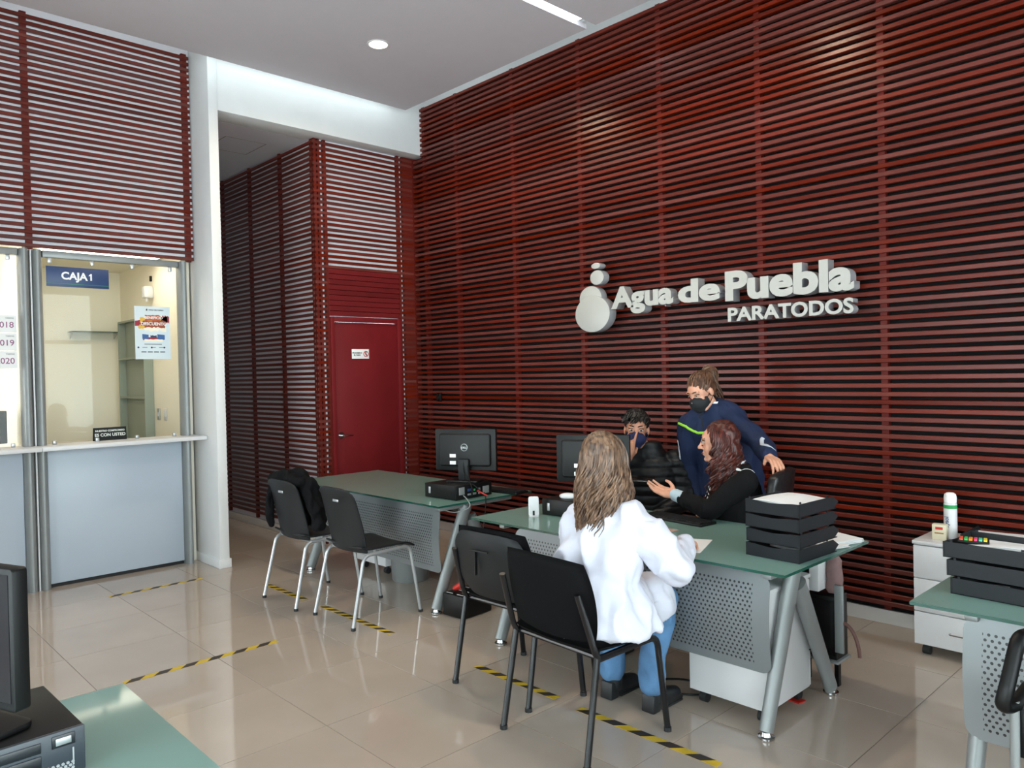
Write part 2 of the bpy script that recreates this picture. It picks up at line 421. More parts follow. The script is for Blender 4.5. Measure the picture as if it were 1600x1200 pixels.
for k in range(9):
    o = obj('plank', pk, None, wall_front); o.location = (0, 0, 2.172 + k * .0505)
door = struct(MB().box(-6.512, -6.478, 3.835, 4.560, .012, 2.115).build('door_1', M['door'], bevel=.002))
fr = MB().box(-6.515, -6.455, 3.790, 3.832, 0, 2.165).box(-6.515, -6.455, 4.563, 4.606, 0, 2.165).box(-6.515, -6.455, 3.832, 4.563, 2.118, 2.165)
fr.build('door_frame', M['door'], door, bevel=.0015)
hd = MB().cyl((-6.478, 3.885, 1.02), (-6.466, 3.885, 1.02), .032, n=20).cyl((-6.466, 3.885, 1.02), (-6.425, 3.885, 1.02), .010, n=12)
hd.tube([(-6.428, 3.885, 1.02), (-6.424, 3.92, 1.022), (-6.43, 3.99, 1.016)], [.010, .009, .007], n=10)
hd.build('door_handle', M['chrome'], door, label='chrome lever handle')
# small dark switch plate on the slats right of the door
sg = thing('door_sign', 'small white no-entry notice with a red prohibition ring stuck on the red door', 'sign', (-6.478, 4.125, 1.76))
MB().box(0, .004, -.098, .098, 0, .095).build('plate', M['paper'], sg, bevel=.001)
text_on('lettering', 'PROHIBIDO\nEL PASO', .021, M['blackink'], sg, (.0045, -.038, .05), (0, 1, 0), align='CENTER', embolden=.0006)
ring = [(.005, .062 + .026 * math.cos(2 * PI * k / 24), .047 + .026 * math.sin(2 * PI * k / 24)) for k in range(25)]
rg = MB().tube(ring, .004, n=6).tube([(.005, .045, .064), (.005, .080, .030)], .003, n=6)
rg.build('prohibition_ring', M['red'], sg)
MB().cyl((.0045, .062, .066), (.006, .062, .066), .006, n=10).tube([(.005, .062, .06), (.005, .060, .045), (.005, .066, .030)], .005, n=6).build('walking_figure', M['blackink'], sg)

# ceiling panels with the light slot, true ceiling above, remaining shell
ceil1 = struct(MB().box(-6.155, -3.812, RY0, 4.505, 4.2, 4.24).build('ceiling', M['ceil'], smooth=0))
struct(MB().box(-3.722, RX1, RY0, 4.505, 4.2, 4.24).build('ceiling_bay', M['ceil'], smooth=0))
struct(MB().box(-6.95, RX1, RY0, 5.0, 4.62, 4.75).build('ceiling_upper', M['white'], smooth=0))
ll = thing('slot_light', 'long cold white light strip in the slot between the grey ceiling panels', 'light', (-3.767, 0, 4.225))
MB().box(-.044, .044, RY0 + .1, 4.38, 0, .012).build('diffuser', M['led'], ll, smooth=0)
MB().box(-.05, .05, RY0 + .1, 4.38, .013, .05).build('housing', M['alu'], ll, smooth=0)
cv = thing('cove_light', 'cold white tube hidden above the ceiling edge along the cashier wall', 'light', (-6.132, 0, 4.25))
MB().cyl((0, RY0 + .2, .045), (0, 4.44, .045), .014, n=10).build('tube', M['cove'], cv)
MB().box(-.012, .02, RY0 + .2, 4.42, -.0095, .012).build('housing', M['laminate'], cv)
cv = thing('cove_light', 'cold white tube hidden above the ceiling edge along the logo wall', 'light', (0, 4.478, 4.25))
MB().cyl((-6.1, 0, .04), (RX1 - .2, 0, .04), .010, n=10).build('tube', M['led'], cv)
MB().box(-6.1, RX1 - .2, -.02, .012, -.0095, .012).build('housing', M['laminate'], cv)
def downlight(x, y, label):
    t = thing('downlight', label, 'light', (x, y, 4.2), group='recessed ceiling spots')
    MB().lathe([(.072, -.006), (.085, -.004), (.088, 0), (.070, 0), (.070, -.003), (.072, -.006)], n=28, cap=False).build('trim_ring', M['laminate'], t)
    MB().lathe([(.0, -.002), (.069, -.002), (.069, 0), (0, 0)], n=28).build('lens', M['lamp'], t)
    l = bpy.data.lights.new('downlight_beam', 'SPOT'); l.energy = 110; l.color = (1.0, .84, .6); l.spot_size = 2.85; l.spot_blend = .5; l.shadow_soft_size = .055
    lo = bpy.data.objects.new('downlight_beam', l); COL.objects.link(lo); lo.parent = t; lo.location = (0, 0, -.02)
downlight(-5.068, 3.46, 'lit round recessed spot in the grey ceiling above the red door')
downlight(-2.60, 3.40, 'lit round recessed spot in the ceiling before the logo wall, above the frame')

# window fronts behind the camera
def window_front(name, ax, c, a0, a1, n):
    B = MB(); z0, z1 = .12, 3.35
    def bx(u0, u1, z0_, z1_, d=.06):
        if ax == 'x': B.box(c, c + d, u0, u1, z0_, z1_)
        else: B.box(u0, u1, c - d, c, z0_, z1_)
    for k in range(n + 1):
        u = a0 + (a1 - a0) * k / n; bx(u - .035, u + .035, z0, z1)
    bx(a0, a1, z0 - .06, z0 + .04); bx(a0, a1, z1 - .04, z1 + .04); bx(a0, a1, 2.35, 2.42)
    w = struct(B.build(name, M['alu'], bevel=.003))
    for k in range(n):
        u0 = a0 + (a1 - a0) * k / n + .035; u1 = a0 + (a1 - a0) * (k + 1) / n - .035
        P = MB()
        if ax == 'x': P.box(c + .027, c + .033, u0, u1, z0 + .04, z1 - .04)
        else: P.box(u0, u1, c - .033, c - .027, z0 + .04, z1 - .04)
        P.build('pane', M['clear'], w, smooth=0)
window_front('window_1', 'x', RX1, -3.1, 4.5, 6)
window_front('window_2', 'y', RY0, -3.5, 3.1, 5)
struct(MB().box(RX1, RX1 + .12, RY0, 5.0, 3.39, 4.62).box(RX1, RX1 + .12, RY0, 5, -.12, .06).box(RX1, RX1 + .12, 4.5, 5, .06, 3.39).box(RX1, RX1 + .12, RY0, -3.1, .06, 3.39).build('wall_right', M['white'], smooth=0))
struct(MB().box(-6.95, RX1, RY0 - .12, RY0, 3.39, 4.62).box(-6.95, -3.5, RY0 - .12, RY0, -.12, 3.39).box(-3.5, RX1, RY0 - .12, RY0, -.12, .06).box(3.1, RX1, RY0 - .12, RY0, .06, 3.39).build('wall_front', M['white'], smooth=0))

# cashier booths: shared rooms behind
struct(MB().box(-8.56, -8.46, RY0, 2.60, 0, 2.70).build('wall_booth_back', M['cream'], smooth=0))
struct(MB().box(-8.46, -6.80, 2.53, 2.60, 0, 2.70).build('wall_booth_side', M['cream'], smooth=0))
struct(MB().box(-8.46, -6.80, 1.345, 1.40, 0, 2.70).build('wall_booth_partition', M['cream'], smooth=0))
struct(MB().box(-8.46, -6.80, RY0, 2.60, 2.70, 2.78).build('ceiling_booth', M['cream'], smooth=0))
# ------------------------------------------------------------------ cashier booths
def booth(y0, y1, label, glass_label):
    t = thing('cashier_booth', label, 'booth', (-6.72, y0, 0)); w = y1 - y0
    MB().box(-.045, -.02, .05, w - .04, .03, 1.075).build('front_panel', M['boothpanel'], t, bevel=.002)
    MB().box(-.05, -.035, .05, w - .04, 0, .03).build('kick_plate', M['rubber'], t)
    for yy in (.012, w - .002):
        MB().prism([(yy + .034 * math.cos(a), 0) if False else (yy + .036 * math.cos(a), -.03 + .075 * math.sin(a)) for a in [PI * k / 14 for k in range(15)]] + [(yy - .036, -.05), (yy + .036, -.05)], 0, 2.605, 'z')
        me = MB()
        poly = [(-.03 + .075 * math.sin(a), yy + .036 * math.cos(a)) for a in [PI * k / 14 for k in range(15)]] + [(-.05, yy - .036), (-.05, yy + .036)]
        me.prism(poly, 0, 2.605, 'z').build('post', M['steel'], t, smooth=50)
    MB().box(-.14, .215, -.03 if y0 > 1 else -.06, 1.195 if y0 > 1 else w + .042, 1.075, 1.108).build('counter_top', M['laminate'], t, bevel=.006)
    MB().box(-.05, .01, .05, w - .04, 2.555, 2.605).build('header_rail', M['steel'], t, bevel=.002)
    g = MB().box(-.022, -.014, .055, w - .045, 1.128, 2.56).build('glass_pane', M['boothglass'], t, smooth=0)
    n = 4
    for k in range(n):
        yy = .10 + (w - .2) * k / (n - 1)
        MB().box(-.030, -.002, yy - .013, yy + .013, 2.515, 2.555).build('clip', M['alu'], g, bevel=.003)
        MB().box(-.030, -.002, yy - .013, yy + .013, 1.108, 1.138).build('clip', M['alu'], g, bevel=.003)
    return t
booth(1.412, 2.515, 'cashier booth with the navy CAJA 1 sign, grey posts and blue-grey front panel', '')
booth(.235, 1.338, 'cashier booth at the left edge with number sheets on its glass', '')
MB().box(-6.765, -6.71, 1.352, 1.398, 0, 2.6)
struct(MB().box(-6.765, -6.705, 1.376, 1.386, 0, 2.6).build('trim_3', M['laminate'], smooth=0))

sg = thing('cashier_sign', 'navy sign reading CAJA 1 on the booth glass', 'sign', (-6.730, 1.708, 2.335))
MB().box(0, .004, -.222, .222, 0, .156).build('plate', M['navy'], sg, bevel=.001)
text_on('lettering', 'CAJA', .080, M['whiteink'], sg, (.005, -.028, .060), (0, 1, 0), align='CENTER', embolden=.0028)
MB().prism([(.086, .060), (.098, .060), (.098, .113), (.090, .113), (.076, .101), (.076, .093), (.086, .098)], .0045, .0055, 'x').build('lettering', M['whiteink'], sg, smooth=0)
MB().box(.004, .0048, -.222, .222, .022, .0245).build('stripe', M['green'], sg, smooth=0)

ps = thing('poster', 'white poster with a red brush-stroke heading and blue ribbon taped on the booth glass', 'poster', (-6.730, 2.26, 1.768))
MB().box(0, .002, -.142, .142, 0, .442).build('sheet', mat('poster_paper', (205, 216, 222), .6), ps)
pc = {k: mat('poster_' + k, c, .6) for k, c in dict(brown=(150, 66, 38), rust=(178, 84, 44), wine=(150, 30, 48), gold=(216, 170, 62), blue=(52, 92, 150), dkblue=(40, 50, 84), cream=(236, 226, 206), grey=(120, 126, 132)).items()}
def patch(col, pts, lvl=0):
    d = .0022 + lvl * .0004
    MB().prism([(a, b) for a, b in pts], d, d + .0003, 'x').build('print', pc[col], ps, smooth=0)
def brush(cx, cz, w, h, seed, j=.012, n=12):
    r = random.Random(seed); top = []; bot = []
    for k in range(n + 1):
        x = cx - w / 2 + w * k / n; top.append((x, cz + h / 2 + r.uniform(-j, j))); bot.append((x, cz - h / 2 + r.uniform(-j, j)))
    return bot + top[::-1]
patch('wine', brush(-.02, .30, .24, .05, 3)); patch('gold', brush(.01, .335, .22, .04, 4, .014), 1); patch('wine', brush(.10, .335, .07, .06, 9, .01), 1)
patch('cream', brush(0, .255, .22, .03, 5, .012), 1); patch('rust', brush(.0, .345, .12, .05, 6, .004), 2); patch('brown', brush(.01, .295, .18, .055, 7, .006), 2)
patch('gold', brush(-.09, .27, .05, .03, 8, .008), 3)
for a, b in ((-.085, -.035), (.035, .095)): patch('blue', [(a, .17), (b, .165), (b, .205), (a, .21)], 2)
patch('wine', brush(.005, .172, .17, .024, 10, .004), 1); patch('cream', brush(.005, .158, .15, .018, 11, .002), 3); patch('dkblue', brush(.005, .19, .05, .02, 12, .003), 3)
text_on('print', 'AGUA DE PUEBLA', .015, M['blackink'], ps, (.003, -.03, .408), (0, 1, 0), embolden=.0003)
MB().cyl((.0022, -.045, .412), (.0026, -.045, .412), .007, n=10).cyl((.0022, -.044, .421), (.0026, -.044, .421), .003, n=8).build('print', M['blackink'], ps)
text_on('print', 'BENEFICIO', .030, M['whiteink'], ps, (.0042, .01, .338), (0, 1, 0), align='CENTER', embolden=.0006)
text_on('print', 'DESCUENTO', .036, M['whiteink'], ps, (.0042, .01, .285), (0, 1, 0), align='CENTER', embolden=.0006)
for zz, n in ((.125, 1), (.098, 3), (.060, 4)):
    for k in range(n):
        yy = -.10 + .2 * (k + .5) / n
        MB().box(.0022, .0026, yy - (.07 if n == 1 else .020), yy + (.07 if n == 1 else .020), zz - .003, zz + .004).build('print', pc['grey'] if n < 4 else M['blackink'], ps, smooth=0)
for yy in (-.118, -.012, .09): MB().cyl((.0022, yy, .098), (.0027, yy, .098), .008, n=12).build('print', pc['dkblue'], ps)

ns = thing('counter_notice', 'black notice with white capitals standing behind the booth glass', 'sign', (-6.80, 1.93, 1.108))
MB().prism([(-.03, 0), (.0, 0), (-.012, .105), (-.016, .105)], -.125, .125, 'y').build('stand', M['blackp'], ns)
text_on('lettering', 'NUESTRO COMPROMISO', .0195, M['whiteink'], ns, (-.0068, 0, .072), (0, 1, 0), (-.11, 0, 1), align='CENTER', embolden=.0006)
text_on('lettering', 'ES CON USTED', .034, M['whiteink'], ns, (-.0026, 0, .034), (0, 1, 0), (-.11, 0, 1), align='CENTER', embolden=.0008)

# things inside the booths
sh = thing('wall_shelf', 'grey-green open shelf unit on the booth side wall', 'shelf', (-7.90, 2.53, 1.0))
gm = mat('shelf_grey_green', (150, 158, 146), .6)
MB().box(-.38, .36, -.02, -.002, 0, 1.18).build('back_board', gm, sh)
for x in (-.38, .345): MB().box(x, x + .016, -.085, -.002, 0, 1.18).build('side_board', gm, sh)
for z in (.0, .42, .80, 1.165): MB().box(-.364, .345, -.085, -.02, z, z + .018).build('shelf_board', gm, sh)
gs = thing('glass_shelf', 'thin glass shelf on the back wall of the booth', 'shelf', (-8.46, 2.26, 2.08))
MB().box(.002, .16, -.22, .22, .0, .008).build('board', M['glassedge'], gs)
for yy in (-.2, .2): MB().prism([(.002, -.06), (.002, 0), (.12, 0)], yy - .005, yy + .005, 'y').build('bracket', M['chrome'], gs)
ds = thing('wall_dispenser', 'small white dispenser on the cream booth wall above the poster', 'dispenser', (-7.52, 2.53, 2.36))
MB().box(-.05, .05, -.085, -.001, 0, .11).build('case', M['laminate'], ds, bevel=.015)
MB().box(-.012, .012, -.02, -.001, .16, .21).build('hook', M['blackp'], ds, bevel=.003)
MB().cyl((0, -.05, 0), (0, -.05, -.03), .012, n=10).build('nozzle', M['laminate'], ds)
for k, (x, mm, lb) in enumerate(((-7.42, 'alu', 'steel switch plate on the booth side wall'), (-7.25, 'laminate', 'white switch plate on the booth side wall'))):
    t = thing('switch_plate', lb, 'switch', (x, 2.53, 1.22))
    MB().box(-.035, .035, -.01, -.001, 0, .11).build('plate', M[mm], t, bevel=.003); MB().box(-.012, .012, -.016, -.01, .035, .075).build('rocker', M['laminate'], t, bevel=.002)
for yc, lb in ((1.97, 'warm ceiling lamp inside the CAJA 1 booth'), (.75, 'warm ceiling lamp inside the left booth')):
    t = thing('booth_lamp', lb, 'light', (-7.11, yc, 2.66), group='booth lamps')
    MB().box(-.32, .32, -.48, .48, .012, .04).build('frame', M['laminate'], t, bevel=.004)
    MB().box(-.29, .29, -.45, .45, 0, .011).build('diffuser', mat('booth_lamp_diffuser', (255, 240, 210), emit=(1, .92, .78), estr=5.5), t)
nsn = thing('number_sheet', 'white sheets with purple numbers taped on the left booth glass', 'notice', (-6.730, 1.13, 1.70))
pk_ = mat('purple_ink', (150, 90, 130), .6)
for k, tx in enumerate(('2018', '2019', '2020')):
    z = .275 - k * .135
    MB().box(0, .002, -.15, .15, z - .005, z + .125).build('sheet', M['paper'], nsn)
    text_on('lettering', tx, .062, pk_, nsn, (.0024, .135, z + .032), (0, 1, 0), align='RIGHT', embolden=.0006)
    text_on('lettering', 'TARIFAS', .015, M['blackink'], nsn, (.0024, .135, z + .098), (0, 1, 0), align='RIGHT')

# ------------------------------------------------------------------ logo on the slats
LY = 4.655       # front face of the letters
lg = thing('wall_logo', 'raised silver-white letters Agua de Puebla PARA TODOS with droplet emblem on the slat wall', 'sign', (-3.0, LY, 1.89))
def letter(ch, x, z, size, emb, depth, sx=1.0):
    me = text_mesh(ch, size, depth, emb, 'LEFT', sx)
    T = Matrix(((1, 0, 0, x + 3.0), (0, 0, -1, depth / 2), (0, 1, 0, z - 1.89), (0, 0, 0, 1)))
    me.transform(T)
    me.materials.append(M['letter']); me.materials.append(M['letterside'])
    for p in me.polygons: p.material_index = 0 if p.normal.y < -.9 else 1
    w = max(v.co.x for v in me.vertices) - min(v.co.x for v in me.vertices)
    obj('letter', me, None, lg); return w
def word(chars, x0, x1, z, size, emb, depth):
    # natural advance widths, then stretched to the measured span
    adv = []; 
    for ch in chars:
        a = text_mesh(ch + 'I', size, .001, emb); b = text_mesh('I', size, .001, emb)
        wa = max(v.co.x for v in a.vertices); wb = max(v.co.x for v in b.vertices); adv.append(wa - wb)
        bpy.data.meshes.remove(a); bpy.data.meshes.remove(b)
    k = (x1 - x0) / sum(adv); x = x0
    for ch, a in zip(chars, adv):
        letter(ch, x, z, size, emb, depth, k); x += a * k
word('Agua', -3.728, -3.185, 2.072, .215, .0095, .085)
word('de', -3.135, -2.80, 2.066, .215, .0095, .085)
word('Puebla', -2.765, -1.90, 2.052, .262, .0115, .085)
word('PARA', -2.745, -2.375, 1.905, .125, .004, .07)
word('TODOS', -2.375, -1.895, 1.905, .125, .004, .07)
em = MB()
def disc(B, cx, cz, r, d0, d1, ry=None):
    ry = ry or r
    B.prism([(cx + 3.0 + r * math.cos(2 * PI * k / 36), cz - 1.89 + ry * math.sin(2 * PI * k / 36)) for k in range(36)], d0, d1, 'y')
for (cx, cz, r, ry) in ((-3.940, 2.04, .178, .145), (-3.965, 2.165, .115, .098), (-3.895, 2.325, .070, .058), (-3.905, 2.418, .046, .024)):
    B = MB(); disc(B, cx, cz, r, 0 if r > .12 else .012, .085, ry)
    me = B.mesh('emblem_disc', bevel=.004); me.materials.append(M['letter']); me.materials.append(M['letterside'])
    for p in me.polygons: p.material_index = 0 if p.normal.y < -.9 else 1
    obj('emblem_disc', me, None, lg)
for x in (-3.9, -3.3, -2.6, -2.1): MB().cyl((x + 3, .08, .17), (x + 3, .147, .17), .006, n=8).build('spacer', M['alu'], lg)

# ------------------------------------------------------------------ hazard tape on the floor
def tape(x0, y0, x1, y1, label, n):
    a = Vector((x0, y0, 0)); b = Vector((x1, y1, 0)); L = (b - a).length; w = .046
    t = thing('hazard_tape', label, 'floor tape', (x0, y0, 0), math.atan2(y1 - y0, x1 - x0))
    MB().box(0, L, -w / 2, w / 2, .0002, .0009).build('strip', M['yellow'], t, smooth=0)
    p = L / n
    for k in range(n):
        s = k * p; q = p * .5; sk = .045
        pts = [(s, -w / 2), (s + q, -w / 2), (min(s + q + sk, L), w / 2), (min(s + sk, L), w / 2)]
        MB().prism(pts, .0009, .0013, 'z').build('stripe', M['tapeblk'], t, smooth=0)
tape(-6.13, 1.70, -6.125, 2.38, 'yellow and black tape strip on the floor before the CAJA 1 counter', 5)
tape(-4.318, 1.255, -4.314, 2.115, 'long yellow and black tape strip alone in the open floor', 6)
tape(-5.585, 2.655, -4.965, 2.655, 'yellow and black tape strip under the far grey chair', 6)
tape(-4.745, 2.665, -3.905, 2.665, 'yellow and black tape strip under the nearer grey chair', 9)
tape(-3.135, 2.68, -2.54, 2.68, 'yellow and black tape strip under the empty black chair', 5)
tape(-2.385, 2.665, -1.64, 2.665, 'yellow and black tape strip under the chair of the seated woman', 5)

# ------------------------------------------------------------------ desks
DL, DD = 1.965, .85
def make_desk(label, px0=.265):
    t = thing('glass_desk', label, 'desk', (0, 0, 0), 0, 'glass desks')
    B = MB().box(0, DL, 0, DD, .722, .734); B.mi = [0, 0, 1, 1, 1, 1]
    me = B.mesh('glass_top', smooth=0); obj('glass_top', me, [M['glasstop'], M['glassedge']], t)
    for x in (.17, 1.835):
        for y, yt, zt in ((.065, .335, .68), (.70, .375, .60)):
            d = Vector((x, yt, zt)) - Vector((x, y, .03))
            lgm = MB().tube([Vector((x, y, .03)) + d * k / 6 for k in range(7)], [.027 + .006 * k / 6 for k in range(7)], n=18, sx=1.5, up=(1, 0, 0))
            o = lgm.build('leg', M['steel'], t)
            MB().lathe([(.030, 0), (.036, .004), (.036, .012), (.026, .016), (.022, .032)], (x, y, 0), 20).build('foot', M['chrome'], o)
        MB().box(x - .022, x + .022, .09, .76, .675, .700).build('support_arm', M['steel'], t, bevel=.008)
        for y in (.12, .73): MB().lathe([(.022, .700), (.024, .704), (.024, .718), (.018, .7215)], (x, y, 0), 18).build('standoff', M['chrome'], t)
    MB().tube([(.17, .36, .655), (1.835, .36, .655)], .028, n=14).build('cross_beam', M['steel'], t)
    # curved plate with rounded corners
    def cv_(a, b, d): 
        v = (b - .255) / .435
        return (a, .118 - .022 * math.sin(PI * min(max(v, 0), 1)) + d, b)
    P = MB()
    def zspan(x):
        dx = min(x - px0, 1.84 - x); r = .05
        c = 0 if dx >= r else r - math.sqrt(max(r * r - (r - dx) ** 2, 0))
        return .255 + c, .69 - c
    def sheetfn(u, v):
        x = px0 + (1.84 - px0) * (.5 - .5 * math.cos(PI * u)); a, b = zspan(x); z = a + (b - a) * v
        return cv_(x, z, 0)
    P.sheet(sheetfn, 41, 11, .0025).build('modesty_panel', M['perf'] if px0 > .2 else M['perf2'], t)
    for x in (.45, 1.05, 1.6): MB().box(x - .02, x + .02, .118, .36, .662, .668).build('panel_bracket', M['steel'], t)
    return t
desk = make_desk('frosted green glass desk with perforated front panel where the people sit'); desk.location = (-3.45, 2.93, 0)
copy_tree(desk, (-5.85, 3.03, 0), 0, 'frosted green glass desk before the red door, with two grey chairs')
d3 = make_desk('frosted green glass desk at the right edge with the black letter trays', .14); d3.location = (-1.0, 2.90, 0)
copy_tree(desk, (-2.31 + DL, .67, 0), PI, 'pale frosted glass desk in the lower left corner under a black computer')

# ------------------------------------------------------------------ chairs
def grey_chair(label, loc):
    t = thing('stacking_chair', label, 'chair', loc, 0, 'grey plastic chairs')
    for s in (-1, 1):
        x = .235 * s
        pts = fillet([(x, -.255, .012), (x * .93, -.155, .445), (x * .93, .20, .455), (x, .265, .012)], .05, 6)
        nm = len(pts) // 2
        MB().tube(pts[:nm], .0115, n=10).build('leg', M['alu'], t, label='silver rear leg'); MB().tube(pts[nm - 1:], .0115, n=10).build('leg', M['alu'], t, label='silver front leg')
        for y in (-.255, .265): MB().cyl((x, y, 0), (x, y, .018), .015, n=10).build('leg_cap', M['rubber'], t)
    for y in (-.12, .17): MB().tube([(-.22, y, .447), (.22, y, .449)], .009, n=8).build('cross_rail', M['alu'], t)
    def seat(u, v):
        x = (u - .5) * .44; y = -.17 + .41 * v
        return (x, y, .468 + .012 * (2 * abs(u - .5)) ** 2 - .03 * max(0, (v - .8) / .2) ** 2 + .02 * max(0, (.15 - v) / .15) ** 2)
    MB().sheet(seat, 15, 13, .012).build('seat', M['darkg'], t, bevel=.003)
    def back(u, v):
        w = .44 - .07 * max(0, (v - .3)) ** 1.5 - .02 * (1 - v); x = (u - .5) * w; c = (2 * abs(u - .5)) ** 2
        y = -.165 - .055 * v + .02 * math.sin(PI * v) * 0 + .045 * c * (1 - .4 * v) - .03 * v * v
        z = .455 + .42 * v - .035 * max(0, v - .85) / .15 * c ** 2
        return (x, y, z)
    MB().sheet(back, 17, 17, .011).build('backrest', M['darkg'], t, bevel=.003)
    MB().box(-.032, .032, -.0045, 0, -.008, .008).build('label_plate', M['alu'], t, bevel=.003).location = (.085, -.268, .80)
    return t
ch1 = grey_chair('grey plastic chair with silver legs and a black jacket over its back', (-5.005, 2.735, 0))
copy_tree(ch1, (-4.365, 2.785, 0), 0, 'bare grey plastic chair with silver legs, nearer one at the desk by the door')

def padded_chair(label, loc, rz, shell):
    t = thing('padded_chair', label, 'chair', loc, rz, 'black padded chairs')
    for s in (-1, 1):
        x = .255 * s
        MB().tube(fillet([(x, .245, .012), (x * .97, .19, .43), (x * .97, -.16, .425), (x * .97, -.19, .425)], .05), .0125, n=10, sx=1.25).build('leg', M['tubeblk'], t)
        MB().tube(fillet([(x, -.265, .012), (x * .97, -.185, .44)], .02), .0125, n=10, sx=1.25).build('leg', M['tubeblk'], t)
        MB().tube(fillet([(x * .97, -.185, .43), (x * .97, -.205, .47), (x * .90, -.275, .70)], .04), .0125, n=10, sx=1.25).build('back_support', M['tubeblk'], t)
        for y in (.245, -.265): MB().cyl((x, y, 0), (x, y, .018), .017, n=10).build('leg_cap', M['rubber'], t)
    for y in (-.17, .16): MB().tube([(-.245, y, .425), (.245, y, .425)], .0115, n=8).build('cross_rail', M['tubeblk'], t)
    def cushion(w, d, h, puff, n=19):
        B = MB(); out = [[], []]
        for sgn in (0, 1):
            for i in range(n):
                for j in range(n):
                    a = -1 + 2 * i / (n - 1); b = -1 + 2 * j / (n - 1)
                    # square to rounded square
                    k = .22
                    aa = a * math.sqrt(1 - k * b * b * .9); bb = b * math.sqrt(1 - k * a * a * .9)
                    e = max(abs(a), abs(b)); th = h * (1 - e ** 6) ** .5 if e < 1 else 0
                    out[sgn].append((aa * w / 2, bb * d / 2, (th * (1 + puff * (1 - a * a) * (1 - b * b))) * (1 if sgn else -1)))
        fs = []; o = n * n
        for i in range(n - 1):
            for j in range(n - 1):
                q = (i * n + j, (i + 1) * n + j, (i + 1) * n + j + 1, i * n + j + 1)
                fs.append(tuple(k + o for k in q)); fs.append(tuple(reversed(q)))
        B._add(out[0] + out[1], fs); return B
    c = cushion(.53, .45, .030, .25); c.v = [(x, y + .005, z + .462) for x, y, z in c.v]
    me = c.mesh('seat'); bm = bmesh.new(); bm.from_mesh(me); bmesh.ops.remove_doubles(bm, verts=bm.verts, dist=1e-5); bm.to_mesh(me); bm.free()
    obj('seat', me, M['fabric'], t)
    b = cushion(.52, .37, .026, .2); A = Matrix.Rotation(math.radians(101), 3, 'X')
    vv = []
    for x, y, z in b.v:
        p = A @ Vector((x, y, z - .10 * (x / .26) ** 2 * .35)); vv.append((p.x, p.y - .235 + .0, p.z + .645))
    b.v = vv
    me = b.mesh('backrest'); bm = bmesh.new(); bm.from_mesh(me); bmesh.ops.remove_doubles(bm, verts=bm.verts, dist=1e-5); bm.to_mesh(me); bm.free()
    obj('backrest', me, M['fabric'], t)
    if shell:
        def sf(u, v):
            w = .50 * (1 - .20 * abs(2 * v - 1) ** 4); x = (u - .5) * w
            z = .475 + .335 * v; z = .645 + (z - .645) * (1 - .14 * abs(2 * u - 1) ** 4)
            y = -.288 - (z - .645) * math.tan(math.radians(11)) + .10 * (x / .26) ** 2 * .35 + .018 * (abs(2 * u - 1) ** 4 + abs(2 * v - 1) ** 4)
            return (x, y, z)
        s = MB().sheet(sf, 21, 17, .006).build('back_shell', M['darkg'], t)
        MB().box(-.06, .06, -.3235, -.3185, .72, .727).box(-.04, -.034, -.317, -.302, .60, .715).build('moulded_mark', M['blackp'], s)
    return t
padded_chair('empty black padded chair with a plastic back shell beside the seated woman', (-2.80, 2.735, 0), .04, True)
padded_chair('black padded chair on which the woman in white sits', (-2.225, 2.535, 0), -.05, False)
# ------------------------------------------------------------------ computers
def make_pc(label, ports):
    t = thing('desktop_computer', label, 'computer', (0, 0, 0), 0)
    w, d, h = .32, .34, .098                       # x, y, z; front panel on +x
    MB().box(-w / 2, w / 2 - .012, -d / 2, d / 2, .004, h).build('case', M['blackp'], t, bevel=.004)
    for x in (-.12, .11):
        for y in (-.13, .13): MB().cyl((x, y, 0), (x, y, .005), .012, n=10).build('foot', M['rubber'], t)
    f = MB().box(w / 2 - .012, w / 2, -d / 2, d / 2, .002, h + .001).build('front_panel', mat('pc_front', (52, 58, 66), .35) if not ports else M['blackp'], t, bevel=.003)
    if not ports:
        sl = mat('pc_slot', (28, 31, 36), .3)
        MB().box(w / 2, w / 2 + .003, -.16, .085, .066, .088).build('optical_drive', sl, t, bevel=.002)
        MB().box(w / 2, w / 2 + .0025, .105, .150, .066, .092).build('power_button', sl, t, bevel=.003)
        MB().box(w / 2 + .0025, w / 2 + .004, .112, .142, .071, .086).build('power_ring', M['alu'], t, bevel=.002)
        MB().box(w / 2, w / 2 + .003, -.16, .085, .036, .060).build('bay_cover', sl, t, bevel=.002)
        for y in (-.135, -.115): MB().box(w / 2 + .003, w / 2 + .004, y, y + .013, .070, .076).build('drive_label', M['paper'], t)
        MB().box(w / 2, w / 2 + .002, .144, .147, .020, .058).build('light_bar', M['alu'], t)
        v = MB()
        for r in range(4):
            for k in range(22):
                v.cyl((w / 2, -.06 + k * .0095 + (r % 2) * .0047, .008 + r * .0065), (w / 2 + .0015, -.06 + k * .0095 + (r % 2) * .0047, .008 + r * .0065), .0035, n=6)
        o = v.build('vent', M['alu'], t); o['kind'] = 'stuff'
    else:
        for k, (y, z, a, b, mm) in enumerate(((-.12, .06, .05, .05, 'steel'), (-.05, .03, .03, .012, 'alu'), (-.05, .06, .03, .018, 'navy'), (.0, .03, .03, .014, 'steel'), (.0, .055, .016, .014, 'green'), (.045, .03, .016, .014, 'alu'), (.045, .055, .02, .018, 'alu'), (.11, .045, .06, .05, 'steel'))):
            MB().box(w / 2, w / 2 + .004, y - a / 2, y + a / 2, z - b / 2 , z + b / 2).build('port', M[mm], t, bevel=.001)
        MB().box(-.12, -.10, -d / 2 - .002, -d / 2, .03, .075).build('badge', M['alu'], t, bevel=.003)
    return t
